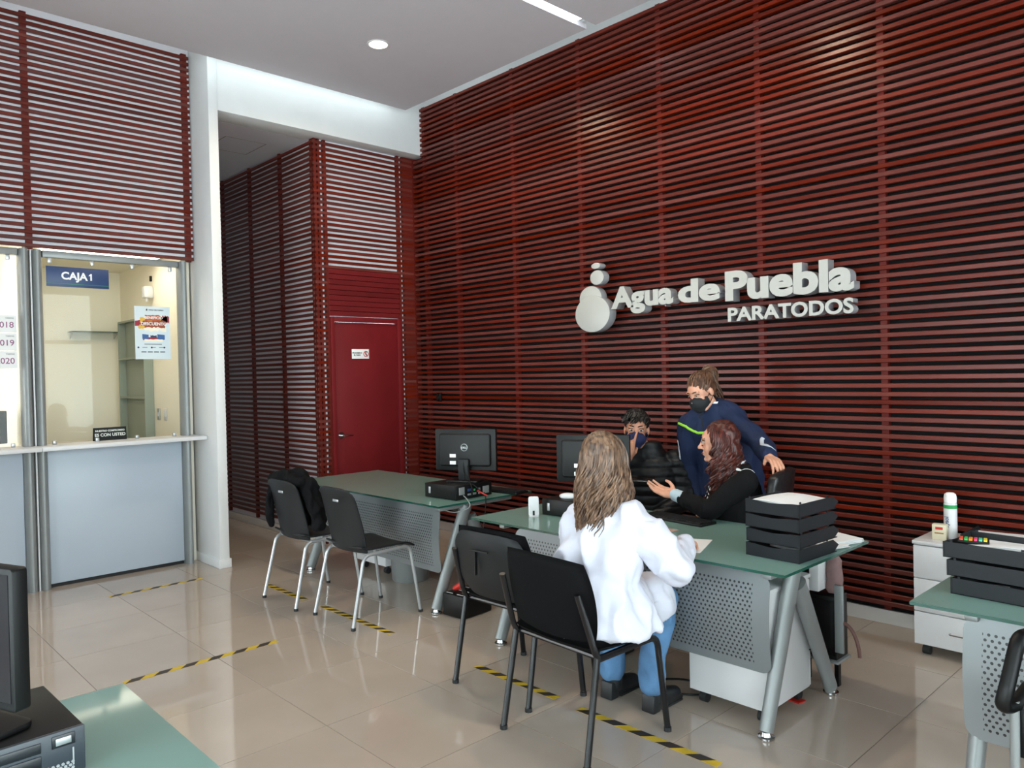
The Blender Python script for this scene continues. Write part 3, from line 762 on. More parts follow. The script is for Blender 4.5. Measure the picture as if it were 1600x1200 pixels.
def make_monitor(label, wdt, hgt, z0=.075):
    # origin under the base; the screen looks along +y
    t = thing('monitor', label, 'monitor', (0, 0, 0), 0)
    MB().prism(rrect(wdt, hgt, .008, 3, 0, z0 + hgt / 2), -.012, .020, 'y').build('panel_housing', M['blackp'], t, bevel=.003)
    MB().prism(rrect(wdt - .07, hgt - .06, .02, 4, 0, z0 + hgt / 2), -.034, -.0115, 'y').build('back_cover', M['blackp'], t, bevel=.012, seg=3)
    MB().box(-wdt / 2 + .012, wdt / 2 - .012, .0202, .0212, z0 + .018, z0 + hgt - .012).build('screen', mat('dark_screen', (30, 31, 36), .18), t)
    MB().box(-.04, .04, -.062, -.0345, .012, z0 + .085).build('neck', M['darkg'], t, bevel=.008)
    MB().prism(rrect(.24, .17, .02, 4, 0, -.02), 0, .014, 'z').build('base', M['blackp'], t, bevel=.004)
    ring = [(.045 * 0 + .024 * math.cos(2 * PI * k / 28), -.0355, z0 + hgt * .56 + .024 * math.sin(2 * PI * k / 28)) for k in range(29)]
    lo = MB().tube(ring, .003, n=6).build('logo', M['alu'], t)
    text_on('logo_lettering', 'DELL', .0165, M['alu'], lo, (0, -.036, z0 + hgt * .56 - .006), (1, 0, 0), align='CENTER', embolden=.0006)
    for z in (.36, .19):
        MB().box(-.11, -.065, -.0360, -.0342, z0 + hgt * z - .012, z0 + hgt * z + .012).build('sticker', M['paper'], t)
    return t
pcA = make_pc('black desktop computer lying under the monitor on the desk by the door', True); pcA.location = (-4.135, 3.405, .734); pcA.rotation_euler.z = .06
copy_tree(pcA, (-3.03, 3.44, .734), .06, 'black desktop computer half hidden behind the seated woman')
pcD = make_pc('black desktop computer with drive slot and honeycomb vent in the lower left corner', False); pcD.location = (-2.015, .285, .734); pcD.rotation_euler.z = .03
mA = make_monitor('black monitor seen from behind with round logo on the desk by the door', .455, .292); mA.location = (-4.12, 3.47, .832); mA.rotation_euler.z = math.radians(28)
copy_tree(mA, (-3.02, 3.55, .832), math.radians(26), 'black monitor half hidden by the head of the woman in white')
mD = make_monitor('black monitor cut by the left edge, standing on a computer', .50, .285, .098); mD.location = (-2.005, .240, .833); mD.rotation_euler.z = math.radians(180 + 22)
mL = make_monitor('small dark monitor inside the left cashier booth', .40, .26); mL.location = (-7.08, 1.08, 1.04); mL.rotation_euler.z = math.radians(-70)
bt = thing('booth_table', 'cream table inside the left cashier booth', 'table', (-7.15, .8, 0))
MB().box(-.26, .26, -.5, .5, 1.0, 1.04).build('top', M['cream'], bt, bevel=.003)
for x in (-.22, .22):
    for y in (-.45, .45): MB().box(x - .025, x + .025, y - .025, y + .025, 0, 1.0).build('leg', M['cream'], bt)

def cable(name, pts, r, mt, label):
    k = Vector(pts[0]); o = MB().tube(fillet(pts, .08, 6), r, n=7).build(name, mt); return tag(o, label, 'cable')
zt = .7345
cable('monitor_cable', [(-4.06, 3.43, .95), (-4.0, 3.39, .86), (-3.93, 3.36, .80), (-3.94, 3.36, .76)], .004, M['blackp'], 'black cable hanging down behind the monitor by the door')
cable('monitor_cable', [(-4.09, 3.42, .97), (-4.07, 3.40, .86), (-3.95, 3.40, .82), (-3.93, 3.44, .775)], .004, M['blackp'], 'thin black lead curving from the monitor neck to the computer ports')
cable('network_cable', [(-3.955, 3.30, .765), (-3.90, 3.29, .745), (-3.855, 3.28, .70), (-3.93, 3.20, .66), (-4.05, 3.16, .69)], .0035, M['steel'], 'grey cable looping below the desk edge by the computer ports')
cable('power_cable', [(-3.95, 3.48, .765), (-3.885, 3.44, .745), (-3.855, 3.40, .60), (-3.87, 3.30, .25), (-3.86, 3.27, .165)], .004, M['blackp'], 'black power lead running down beside the desk leg to the battery box')
cable('red_plug_cable', [(-3.95, 3.42, .785), (-3.89, 3.41, .775), (-3.87, 3.44, .755)], .005, M['red'], 'short red plug at the computer ports')
# keyboard, battery box, bin, pedestal at the far desk
def keyboard(label, loc, rz):
    t = thing('keyboard', label, 'keyboard', loc, rz)
    MB().prism(rrect(.43, .14, .01, 3), 0, .014, 'z').build('base', M['blackp'], t, bevel=.003)
    k = MB()
    for r in range(5):
        for c in range(20): k.box(-.205 + c * .0206, -.205 + c * .0206 + .0175, -.06 + r * .024, -.06 + r * .024 + .020, .0142, .020)
    o = k.build('keys', M['darkg'], t, smooth=0); o['kind'] = 'stuff'
    return t
keyboard('thin black keyboard on the far desk behind the computer', (-4.05, 3.72, zt), .1)
keyboard('black keyboard on the green glass before the red-haired woman', (-2.47, 3.63, zt), -.12)
ub = thing('battery_box', 'black battery power box with white sockets on the floor under the far desk', 'power box', (-3.88, 3.25, 0), .08)
MB().prism(rrect(.20, .27, .015, 3), .003, .15, 'z').build('case', M['blackp'], ub, bevel=.01)
for x in (-.05, .05):
    for y in (-.08, 0, .08):
        MB().box(x - .022, x + .022, y - .026, y + .026, .1495, .154).build('socket', M['darkg'], ub, bevel=.003)
        MB().box(x - .030, x + .030, y - .034, y - .028, .1495, .151).build('label_strip', M['paper'], ub)
MB().cyl((-.085, -.03, .15), (-.03, -.02, .185), .022, n=12).build('plug', M['red'], ub)
pt = thing('price_tag', 'small white tag lying on the floor by the battery box', 'tag', (-4.02, 3.33, .0005), .5)
MB().box(-.05, .05, -.035, .035, 0, .002).build('card', M['paper'], pt); MB().box(-.03, .03, -.01, .01, .002, .0024).build('print', M['red'], pt)
wb = thing('waste_bin', 'round grey metal bin on the floor under the far desk', 'bin', (-4.86, 3.50, 0))
MB().lathe([(.135, 0), (.142, .01), (.155, .30), (.160, .305), (.150, .305), (.130, .012), (.0, .012)], n=36, cap=False).build('bucket', M['steel'], wb, smooth=40)
def pedestal(name, label, loc, w, d, z0, z1, ndr, rz=0, handle='y'):
    t = thing(name, label, 'cabinet', loc, rz)
    MB().box(0, w, .018, d, z0, z1 - .02).build('body', M['laminate'], t, bevel=.002)
    MB().box(-.003, w + .003, -.003, d, z1 - .019, z1).build('top', M['laminate'], t, bevel=.002)
    hh = (z1 - .022 - z0) / ndr
    for k in range(ndr):
        dr = MB().box(.002, w - .002, 0, .0175, z0 + k * hh + .003, z0 + (k + 1) * hh - .003).build('drawer', M['laminate'], t, bevel=.002)
        zc = z0 + (k + .5) * hh
        MB().tube(fillet([(w * .36, 0, zc), (w * .36, -.022, zc), (w * .64, -.022, zc), (w * .64, 0, zc)], .012), .0045, n=8).build('handle', M['chrome'], dr)
    for x in (.05, w - .05):
        for y in (.05, d - .05):
            B = MB().cyl((x - .018, y, .025), (x + .018, y, .025), .025, n=16).box(x - .012, x + .012, y - .012, y + .012, .04, z0)
            B.build('caster', M['rubber'], t)
    return t
pedestal('drawer_pedestal', 'white drawer pedestal on casters under the far desk', (-5.08, 3.88, 0), .42, .46, .07, .56, 3, PI)
pedestal('drawer_pedestal', 'white drawer pedestal on casters under the desk where the people sit', (-1.655, 3.51, 0), .40, .42, .065, .60, 3, PI)
pedestal('drawer_cabinet', 'white drawer cabinet against the slat wall with spray can on top', (-1.51, 4.44, 0), .50, .34, .06, .625, 3)
rt = tag(MB().prism([(-.05, -.02), (.05, -.03), (.06, .02), (-.03, .03)], .0005, .006, 'z').build('plastic_slip', M['red']), 'red slip of plastic on the floor under the near pedestal', 'slip'); rt.location = (-1.72, 3.44, 0)
# computer holder behind the near desk
hd_ = thing('computer_holder', 'light grey board rack holding a black computer tower behind the near desk', 'rack', (-1.70, 3.70, 0))
MB().box(.090, .132, -.030, -.016, .19, .52).build('side_board', M['steel'], hd_, bevel=.002); MB().box(-.10, .10, -.016, .13, .125, .140).build('base_board', M['steel'], hd_, bevel=.002)
MB().box(-.10, .020, -.045, .06, .475, .63).build('upper_case', M['laminate'], hd_, bevel=.003); MB().box(-.085, -.025, -.0475, -.0455, .49, .585).build('opening', M['blackp'], hd_)
for x in (-.08, .07): MB().box(x - .01, x + .01, .03, .06, 0, .125).build('post', M['blackp'], hd_)
tw = thing('computer_tower', 'black computer tower standing in the grey rack behind the near desk', 'computer', (-1.70, 3.75, .1405))
MB().box(-.09, .088, -.055, .075, .0, .31).build('case', M['blackp'], tw, bevel=.004)
MB().box(-.085, .083, -.058, -.055, .02, .29).build('front', M['blackg'], tw, bevel=.002)
bgm = mat('dusty_pink_cloth', (134, 106, 104), .9, noise_amt=.2, noise_scale=12)
bag_me = MB().lathe([(.012, 0), (.034, .004), (.042, .03), (.036, .07), (.041, .10), (.033, .14), (.036, .165), (.020, .195), (.006, .202)], n=20).mesh('cloth_bag')
for v in bag_me.vertices: v.co += v.normal * .012 * noise.noise(v.co * 28)
o = obj('cloth_bag', bag_me, bgm); tag(o, 'dusty pink cloth bag on top of the computer tower', 'bag'); o.location = (-1.648, 3.765, .452)
tag(MB().tube(bez((-1.575, 3.68, .34), (-1.525, 3.68, .34), (-1.495, 3.68, .25), (-1.495, 3.68, .19), 10), .009, n=8).build('rubber_cable', mat('brown_rubber', (96, 62, 56), .6)), 'short brown cable sticking out of the grey rack', 'cable')
cable('floor_cable', [(-2.06, 3.25, .006), (-2.2, 3.30, .006), (-2.33, 3.18, .006), (-2.20, 3.08, .006), (-2.05, 3.16, .006), (-1.95, 3.4, .006)], .005, M['blackp'], 'black cable coiled on the floor beside the near pedestal')
fb = thing('foot_box', 'low black box on the floor under the near desk', 'box', (-2.83, 3.33, 0), .05)
MB().box(-.19, .19, -.10, .10, .0, .10).build('case', M['blackp'], fb, bevel=.008); MB().box(-.17, .17, -.102, -.10, .03, .07).build('front', M['darkg'], fb)

# ------------------------------------------------------------------ letter trays and papers
def tray_mesh():
    t = thing('letter_tray', 'x', 'letter tray', (0, 0, 0), 0, 'black letter trays')
    w, l, h = .26, .35, .058
    B = MB().box(0, w, 0, l - .02, 0, .003)
    B.build('tray_floor', M['tray'], t)
    prof = [(0, 0), (l - .05, 0), (l, h * .5), (l - .05, h), (0, h)]
    for x in (0, w - .003): MB().prism(prof, x, x + .003, 'x').build('side_wall', M['tray'], t)
    n = 14
    MB().prism([(0, 0), (w, 0)] + [(w - w * k / n, h - .008 * math.sin(PI * k / n) ** 2) for k in range(n + 1)], 0, .003, 'y').build('end_wall', M['tray'], t)
    MB().prism([(w - .006, 0), (w + .0015, 0), (w + .0015, h), (w - .006, h)], -.0015, .004, 'y').build('corner_post', M['darkg'], t)
    for x in (.004, w - .008):
        MB().box(x, x + .004, .02, .03, h, h + .0075).box(x, x + .004, l - .10, l - .09, h, h + .0075).build('stacking_pin', M['tray'], t)
    return t
tr = tray_mesh(); tr['label'] = 'black letter tray, lowest of the four stacked on the near desk'; tr.location = (-1.785, 3.155, zt); tr.rotation_euler.z = -.06
names = ['second lowest of the four stacked on the near desk', 'third from below of the four stacked on the near desk', 'topmost of the four stacked on the near desk']
for k in range(3): copy_tree(tr, (-1.785 + random.uniform(-.004, .004), 3.155, zt + .0658 * (k + 1)), -.06, 'black letter tray, ' + names[k])
# the three trays at the right edge, long side to the camera
for k, nm in enumerate(('lowest', 'middle', 'topmost')):
    copy_tree(tr, (-.93 + .012 * (2 - k), 3.36, zt + .0658 * k), -PI / 2 - .07, 'black letter tray, %s of the three stacked at the right edge' % nm)
def sheet_(w, d, wav, seed, th=.0015):
    r = random.Random(seed); a = r.uniform(0, 6)
    return MB().sheet(lambda u, v: ((u - .5) * w, (v - .5) * d, wav * (math.sin(3 * u + a) * .5 + .5) * (math.sin(2.2 * v + a) * .5 + .5)), 9, 11, th)
def papers(name, label, loc, rz, n, w=.21, d=.295, wav=.006, jit=.05, seed=1):
    t = thing(name, label, 'paper', loc, rz); r = random.Random(seed)
    for k in range(n):
        o = sheet_(w, d, wav, seed, .0012).build('sheet', M['paper'], t); o.location = (r.uniform(-.006, .006), r.uniform(-.006, .006), .001 + k * .0022); o.rotation_euler.z = r.uniform(-jit, jit)
    return t
def local(tx, ty, x, y, rz):
    return (tx + x * math.cos(rz) - y * math.sin(rz), ty + x * math.sin(rz) + y * math.cos(rz))
a, b = local(-1.785, 3.155, .13, .17, -.06)
papers('paper_pile', 'white papers in the topmost of the four letter trays', (a, b, zt + .0658 * 3 + .004), -.06, 16, wav=.022)
p2 = papers('paper_pile', 'white papers poking out of the lower letter trays on the near desk', (-1.60, 3.50, zt + .012), -.20, 5, jit=.08, seed=3)
p2.location = (-1.63, 3.46, zt + .0036)
papers('paper_pile', 'white paper stack at the desk end behind the four letter trays', (-1.605, 3.665, zt), -.35, 10, seed=4, w=.19, d=.2, wav=.003).location = (-1.61, 3.655, zt + .0012)
pg = thing('printed_sheet', 'white sheet with a grey printed picture on the glass before the woman in white', 'paper', (-2.10, 3.13, zt + .0008), .35)
sheet_(.215, .28, .003, 6).build('sheet', M['paper'], pg)
pr = mat('grey_print', (92, 94, 98), .6)
for q in ((-.07, .05, -.03, -.025), (-.07, .05, .035, .04), (-.07, -.065, -.03, .04), (.045, .05, -.03, .04), (-.05, -.02, -.012, .02), (-.005, .03, -.012, .024)):
    MB().box(q[0], q[1], q[2], q[3], .0042, .0046).build('print', pr, pg, smooth=0)
nt_ = tag(MB().prism([(-.05, -.03), (.05, -.035), (.05, .03), (-.045, .035)], .0006, .002, 'z').build('note_card', mat('beige_card', (190, 160, 146), .7)), 'beige card on the glass between the keyboard and the printed sheet', 'card'); nt_.location = (-2.36, 3.37, zt)
a, b = -.93 + .175, 3.36 - .13
papers('paper_pile', 'white papers in the topmost tray at the right edge', (a + .02, b, zt + .0658 * 2 + .004), PI / 2 - .07, 14, wav=.03, seed=8)
fp = papers('paper_pile', 'single folded slip in the lowest tray at the right edge', (-.80, 3.14, zt + .040), .1, 1, w=.10, d=.05, seed=9)
mk = thing('marker_pack', 'pack of bright colour page markers on the topmost right tray', 'markers', (-.875, 3.20, zt + .0658 * 2 + .045), .25)
MB().box(-.05, .05, -.03, .03, 0, .012).build('card', M['blackp'], mk, bevel=.002)
for k, c in enumerate(((230, 90, 60), (60, 190, 90), (240, 150, 40), (230, 70, 120), (90, 200, 160), (235, 210, 60))):
    MB().box(-.046 + k * .0155, -.034 + k * .0155, -.026, .026, .012, .017).build('marker', mat('marker_%d' % k, c, .5), mk, bevel=.001)
# things on the right cabinet
can = thing('spray_can', 'tall white spray can with a green band on the white cabinet', 'can', (-1.375, 4.62, .625))
MB().lathe([(.030, 0), (.033, .004), (.033, .185), (.031, .195), (.031, .198)], n=28).build('body', M['laminate'], can)
MB().lathe([(.031, .198), (.0315, .225), (.028, .242), (.018, .250), (0, .252)], n=28).build('cap', M['whiteink'], can)
MB().lathe([(.0334, .165), (.0334, .185)], n=28, cap=False).build('band', M['green'], can)
text_on('lettering', 'Lysol', .03, M['navy'], can, (.0, -.0338, .06), (0, 0, 1), (-1, 0, 0), embolden=.0005)
bxx = thing('small_carton', 'small cream carton with a red mark beside the spray can', 'box', (-1.405, 4.545, .625), .1)
MB().box(-.035, .035, -.025, .025, 0, .085).build('carton', mat('cream_carton', (214, 204, 176), .6), bxx, bevel=.003)
MB().box(-.018, .018, -.0256, -.025, .058, .072).build('print', M['red'], bxx); MB().box(-.022, .022, -.0256, -.025, .035, .042).build('print', mat('gold_ink', (150, 110, 50), .5), bxx)
dt = thing('document_tray', 'grey desk tray of papers on the white cabinet', 'tray', (-1.12, 4.52, .625), .0)
MB().prism([(-.14, 0), (.15, 0), (.17, .06), (.165, .06), (.145, .006), (-.135, .006), (-.155, .06), (-.16, .06)], -.07, .24, 'y').build('tray_body', M['darkg'], dt)
papers('paper_pile', 'white papers lying in the grey tray on the white cabinet', (-1.11, 4.60, .632), PI / 2 + .04, 18, wav=.02, seed=12)
cu = thing('tape_roll', 'round black roll at the right edge on the desk', 'roll', (-.62, 3.62, zt))
MB().lathe([(.035, 0), (.06, .0), (.063, .006), (.063, .104), (.06, .11), (.03, .11)], n=28).build('roll', M['blackg'], cu)
# white card terminal on the near desk
ct = thing('card_stand', 'small white stand with a dark slot on the near desk beside the computer', 'stand', (-3.19, 3.20, zt), math.radians(46))
MB().prism(rrect(.062, .115, .012, 4, 0, .058), -.008, .008, 'y').build('plate', M['laminate'], ct, bevel=.003)
MB().box(-.006, .006, -.0095, -.008, .0, .032).build('slot', M['blackp'], ct); MB().prism(rrect(.06, .06, .01, 3), 0, .004, 'z').build('base', M['laminate'], ct)
ms = thing('computer_mouse', 'white mouse lying on the black computer behind the woman in white', 'mouse', (-3.06, 3.36, .833), .6)
MB().ell((0, 0, .012), (.052, .03, .020), 18).build('body', M['laminate'], ms); MB().box(.012, .05, -.001, .001, .026, .031).build('button_seam', M['blackp'], ms)
# arm chair at the right edge
ac = thing('armchair', 'office armchair with looped black arm and grey frame cut by the right edge', 'chair', (-.335, 2.80, 0), 0)
bl = mat('dark_blue_mesh', (40, 52, 78), .7)
for s in (-1, 1):
    x = .275 * s
    MB().tube([(x, -.20, .0), (x, -.20, .585)], .0135, n=12).build('leg', M['steel'], ac); MB().tube([(x, .15, .0), (x, .15, .44)], .0135, n=12).build('leg', M['steel'], ac)
    MB().tube(fillet([(x * .96, -.10, .755), (x * .98, -.17, .765), (x * 1.04, -.245, .62), (x * 1.08, -.245, .575), (x, -.19, .567), (x * .94, -.10, .60)], .05, 6), .021, n=12).build('arm_loop', M['blackp'], ac)
    MB().box(x * .93 - .012, x * .93 + .012, -.19, .14, .415, .575).build('side_frame', M['blackp'], ac, bevel=.004)
    MB().box(x * .985 - .004, x * .985 + .004, -.16, .11, .44, .55).build('side_mesh', bl, ac)
MB().prism(rrect(.46, .34, .05, 5, 0, -.02), .44, .50, 'z').build('seat', M['fabric'], ac, bevel=.02, seg=3)
MB().prism(rrect(.42, .42, .07, 5, .02, .80), -.215, -.17, 'y').build('backrest', M['fabric'], ac, bevel=.015, seg=3)
MB().box(-.02, .06, -.205, -.18, .50, .62).build('back_support', M['steel'], ac, bevel=.004)
wb2 = thing('wall_socket', 'small dark box on the slat wall just right of the red door', 'socket', (-6.08, 4.80, 1.36))
MB().box(-.03, .03, -.03, -.001, -.045, .045).build('case', M['blackp'], wb2, bevel=.006); MB().cyl((0, -.03, 0), (0, -.036, 0), .016, n=14).build('button', M['darkg'], wb2)
# swivel chairs behind the near desk
def swivel(label, loc, rz):
    t = thing('swivel_chair', label, 'chair', loc, rz, 'black swivel chairs')
    le = mat('black_leather', (20, 20, 22), .35, bump=.25, bump_scale=40)
    MB().prism(rrect(.50, .48, .08, 5), .43, .52, 'z').build('seat', le, t, bevel=.03, seg=3)
    def bk(u, v):
        w = .50 * (1 - .22 * v * v); x = (u - .5) * w; return (x, -.23 - .06 * v + .05 * (2 * abs(u - .5)) ** 2, .52 + .49 * v - .03 * (2 * abs(u - .5)) ** 4 * v)
    MB().sheet(bk, 15, 15, .055).build('backrest', le, t, bevel=.015, seg=2)
    MB().cyl((0, 0, .10), (0, 0, .43), .028).build('column', M['chrome'], t)
    for k in range(5):
        a = 2 * PI * k / 5 + .3; d = Vector((math.cos(a), math.sin(a), 0))
        l = MB().tube([d * .03 + Vector((0, 0, .11)), d * .30 + Vector((0, 0, .075))], [.028, .018], n=10).build('base_arm', M['blackp'], t)
        MB().ell(d * .30 + Vector((0, 0, .029)), (.028, .028, .028), 12).build('caster', M['rubber'], l)
    for s in (-1, 1):
        MB().tube(fillet([(.25 * s, -.1, .46), (.29 * s, -.1, .48), (.29 * s, -.1, .68)], .03), .014, n=8).build('arm_post', M['blackp'], t)
        MB().tube([(.29 * s, -.20, .69), (.29 * s, .12, .69)], .022, n=10, sx=1.4).build('arm_pad', M['blackp'], t)
    return t
swivel('black swivel chair of the red-haired woman, a hand resting on its back', (-2.32, 4.02, 0), math.radians(104))
# ------------------------------------------------------------------ people
from mathutils.bvhtree import BVHTree
def cap(B, p, q, r1, r2=None, n=14):
    r2 = r1 if r2 is None else r2; p = Vector(p); q = Vector(q); t = q - p
    L = t.length; t = t.normalized() if L > 1e-6 else Vector((0, 0, 1))
    pts, rs = [], []
    for k in range(1, 5):
        a = PI / 2 * k / 4; pts.append(p - t * r1 * math.cos(a)); rs.append(r1 * math.sin(a))
    for k in range(0, 4):
        a = PI / 2 * k / 4; pts.append(q + t * r2 * math.sin(a)); rs.append(r2 * math.cos(a))
    return B.tube(pts, rs, n)
def chain(B, pts, rs, n=14):
    for k in range(len(pts) - 1): cap(B, pts[k], pts[k + 1], rs[k], rs[k + 1], n)
    return B
def loft(B, secs, right, n=28, p=2.4):
    R = Vector(right).normalized(); out = []
    for (c, rx, ry) in secs:
        F = Vector((0, 0, 1)).cross(R).normalized(); c = Vector(c); ring = []
        for j in range(n):
            a = 2 * PI * j / n; ca, sa = math.cos(a), math.sin(a)
            ring.append(c + R * rx * math.copysign(abs(ca) ** (2 / p), ca) + F * ry * math.copysign(abs(sa) ** (2 / p), sa))
        out.append(ring)
    return B.rings(out)
def blob_mesh(B, voxel, smooth_it=4, disp=None, name='body'):
    me = bpy.data.meshes.new(name); me.from_pydata(B.v, [], B.f)
    bm = bmesh.new(); bm.from_mesh(me); bmesh.ops.recalc_face_normals(bm, faces=bm.faces); bm.to_mesh(me); bm.free()
    o = bpy.data.objects.new('tmp', me); COL.objects.link(o)
    r = o.modifiers.new('r', 'REMESH'); r.mode = 'VOXEL'; r.voxel_size = voxel
    s = o.modifiers.new('s', 'SMOOTH'); s.iterations = smooth_it; s.factor = .5
    dg = bpy.context.evaluated_depsgraph_get(); dg.update()
    out = bpy.data.meshes.new_from_object(o.evaluated_get(dg), depsgraph=dg); out.name = name
    bpy.data.objects.remove(o); bpy.data.meshes.remove(me)
    if disp:
        nr = [v.normal.copy() for v in out.vertices]
        for v, nn in zip(out.vertices, nr): v.co += nn * disp(v.co, nn)
    out.materials.clear(); out.shade_smooth()
    return out
def bvh(me): return BVHTree.FromPolygons([v.co.copy() for v in me.vertices], [tuple(p.vertices) for p in me.polygons])
def band(me, pts, r, off=.002, n=10, flat=.35, step=.012):
    T = bvh(me); pts = [Vector(p) for p in pts]; out = []; nn = []
    for a, b in zip(pts, pts[1:]):
        k = max(2, int((b - a).length / step))
        for i in range(k): out.append(a.lerp(b, i / k))
    out.append(pts[-1]); B = MB(); P = []; NN = []
    for p in out:
        c, nrm, _, _ = T.find_nearest(p); P.append(c + nrm * off); NN.append(nrm)
    rings = []
    for i, c in enumerate(P):
        t = (P[min(i + 1, len(P) - 1)] - P[max(i - 1, 0)]); t = t.normalized() if t.length > 1e-7 else Vector((0, 0, 1))
        s = t.cross(NN[i]); s = s.normalized() if s.length > 1e-6 else t.orthogonal().normalized()
        rings.append([c + s * math.cos(2 * PI * j / n) * r + NN[i] * math.sin(2 * PI * j / n) * r * flat for j in range(n)])
    return B.rings(rings)
class Frame:
    def __init__(s, o, fwd, up=(0, 0, 1)):
        s.o = Vector(o); s.F = Vector(fwd).normalized(); u = Vector(up); s.R = s.F.cross(u).normalized(); s.U = s.R.cross(s.F).normalized()
        s.M = Matrix((s.R, s.F, s.U)).transposed()
    def __call__(s, r, f, u): return s.o + s.R * r + s.F * f + s.U * u
def head_prims(B, H, k=1.0, female=True):
    E = lambda c, r: B.ell(H(*[x * k for x in c]), [x * k for x in r], 22, H.M)
    E((0, -.018, .028), (.073, .095, .088)); E((0, .018, -.045), (.057, .068, .078)); E((0, .022, .02), (.064, .070, .07))
    E((0, .066, -.098), (.022, .020, .017)); E((.034, .052, -.038), (.026, .026, .03)); E((-.034, .052, -.038), (.026, .026, .03))
    chain(B, [H(0, .086 * k, .016 * k), H(0, .098 * k, -.010 * k), H(0, .108 * k, -.026 * k)], [.0075 * k, .0085 * k, .0115 * k], 10)
    for s in (-1, 1):
        E((s * .010, .094, -.030), (.008, .010, .007)); E((s * .076, -.012, -.008), (.009, .020, .030)); E((s * .030, .076, .032), (.026, .012, .010))
        chain(B, [H(s * .05 * k, -.01 * k, -.07 * k), H(s * .03 * k, .05 * k, -.10 * k)], [.02 * k, .016 * k], 10)
    E((0, .084, -.058), (.021, .009, .0055)); E((0, .082, -.070), (.018, .009, .006))
    return B
def neck_prims(B, H, base, r=.052): 
    cap(B, base, H(0, -.02, -.06), r * 1.1, r)
def hand_prims(B, W, fingers, thumb, mirror=1, k=1.0):
    # W frame: F along the fingers, R across the palm (thumb side = +R * mirror), U out of the back of the hand
    P = lambda r, f, u: W(r * mirror * k, f * k, u * k)
    ys = (.030, .010, -.010, -.029); ln = ((.042, .026, .021), (.046, .030, .022), (.043, .028, .021), (.034, .021, .018)); kn = (.086, .090, .086, .078)
    for y, f in zip(ys, kn): chain(B, [P(y * .55, 0, 0), P(y, f * .55, .002), P(y, f, 0)], [.015 * k, .013 * k, .0105 * k], 10)
    cap(B, P(.012, .02, -.004), P(.012, .06, -.004), .016 * k, .013 * k); cap(B, P(-.012, .02, -.004), P(-.012, .06, -.004), .016 * k, .012 * k)
    for y, f, l, (c1, c2, c3, sp) in zip(ys, kn, ln, fingers):
        p = Vector((y, f, 0)); a = 0; pts = [P(*p)]
        for seg, c in zip(l, (c1, c2, c3)):
            a += math.radians(c); d = Vector((math.sin(math.radians(sp)) * math.cos(a), math.cos(math.radians(sp)) * math.cos(a), -math.sin(a))); p = p + d * seg; pts.append(P(*p))
        chain(B, pts, [.0092 * k, .0088 * k, .0082 * k, .0068 * k], 10)
    chain(B, [P(*q) for q in thumb], [.014 * k, .0115 * k, .0098 * k, .0078 * k][:len(thumb)], 10)
    return B
RELAX = ((18, 25, 15, 4), (20, 28, 16, 1), (22, 30, 16, -2), (24, 32, 18, -6))
OPEN = ((6, 12, 8, 7), (8, 14, 8, 2), (12, 18, 10, -3), (18, 22, 12, -8))
POINT = ((4, 10, 6, 2), (45, 55, 30, 0), (55, 60, 35, 0), (60, 60, 35, -2))
DRAPE = ((22, 22, 12, 6), (24, 24, 12, 1), (26, 26, 14, -4), (28, 28, 16, -9))
THUMB = [(.022, .018, -.004), (.040, .045, -.012), (.050, .070, -.016), (.050, .092, -.016)]
M['skin'] = mat('skin', (206, 150, 124), .5, noise_amt=.05, noise_scale=12, sss=.12)
M['skin2'] = mat('skin_tan', (186, 130, 104), .5, noise_amt=.05, noise_scale=12, sss=.12)
M['eyewhite'] = mat('eye_white', (186, 176, 170), .35); M['iris'] = mat('iris', (30, 20, 16), .15); M['lip'] = mat('lips', (150, 78, 72), .45)
def hairmat(name, dark, light, sc=30):
    m = mat(name, dark, .42, spec=.45); nt = m.node_tree; N = nt.nodes; L = nt.links; b = N['Principled BSDF']
    tc = N.new('ShaderNodeTexCoord'); mp = N.new('ShaderNodeMapping'); mp.inputs['Scale'].default_value = (1, 1, .16)
    nz = N.new('ShaderNodeTexNoise'); nz.inputs['Scale'].default_value = sc * 2.2; nz.inputs['Detail'].default_value = 3
    cr = N.new('ShaderNodeValToRGB'); cr.color_ramp.elements[0].position = .35; cr.color_ramp.elements[0].color = (*lin(dark), 1)
    cr.color_ramp.elements[1].position = .72; cr.color_ramp.elements[1].color = (*lin(light), 1)
    L.new(tc.outputs['Object'], mp.inputs['Vector']); L.new(mp.outputs['Vector'], nz.inputs['Vector']); L.new(nz.outputs['Fac'], cr.inputs['Fac']); L.new(cr.outputs['Color'], b.inputs['Base Color'])
    return m
def eyes(t, H, k=1.0, down=.0, brow=None, look=(0, 0)):
    for s in (-1, 1):
        e = MB().ell(H(s * .031 * k, .0785 * k, .008 * k), (.0155 * k, .010 * k, (.0075 - .004 * down) * k), 14, H.M).build('eye', M['eyewhite'], t)
        MB().ell(H((s * .031 + look[0]) * k, .0865 * k, (.008 + look[1]) * k), (.0068 * k, .0035 * k, (.0068 - .0035 * down) * k), 12, H.M).build('iris', M['iris'], e)
        MB().tube([H(s * (.014 + .034 * q) * k, (.0865 - .016 * q * q) * k, (.0165 + .004 * math.sin(PI * q) - .004 * down) * k) for q in [i / 6 for i in range(7)]], .0022 * k, n=6).build('eyelid', M['iris'], t)
        MB().tube([H(s * (.012 + .042 * q) * k, (.092 - .022 * q * q) * k, (.031 + .006 * math.sin(PI * q)) * k) for q in [i / 6 for i in range(7)]], [.0028 * k, .004 * k, .0042 * k, .004 * k, .0035 * k, .003 * k, .0015 * k], n=6).build('eyebrow', brow, t)
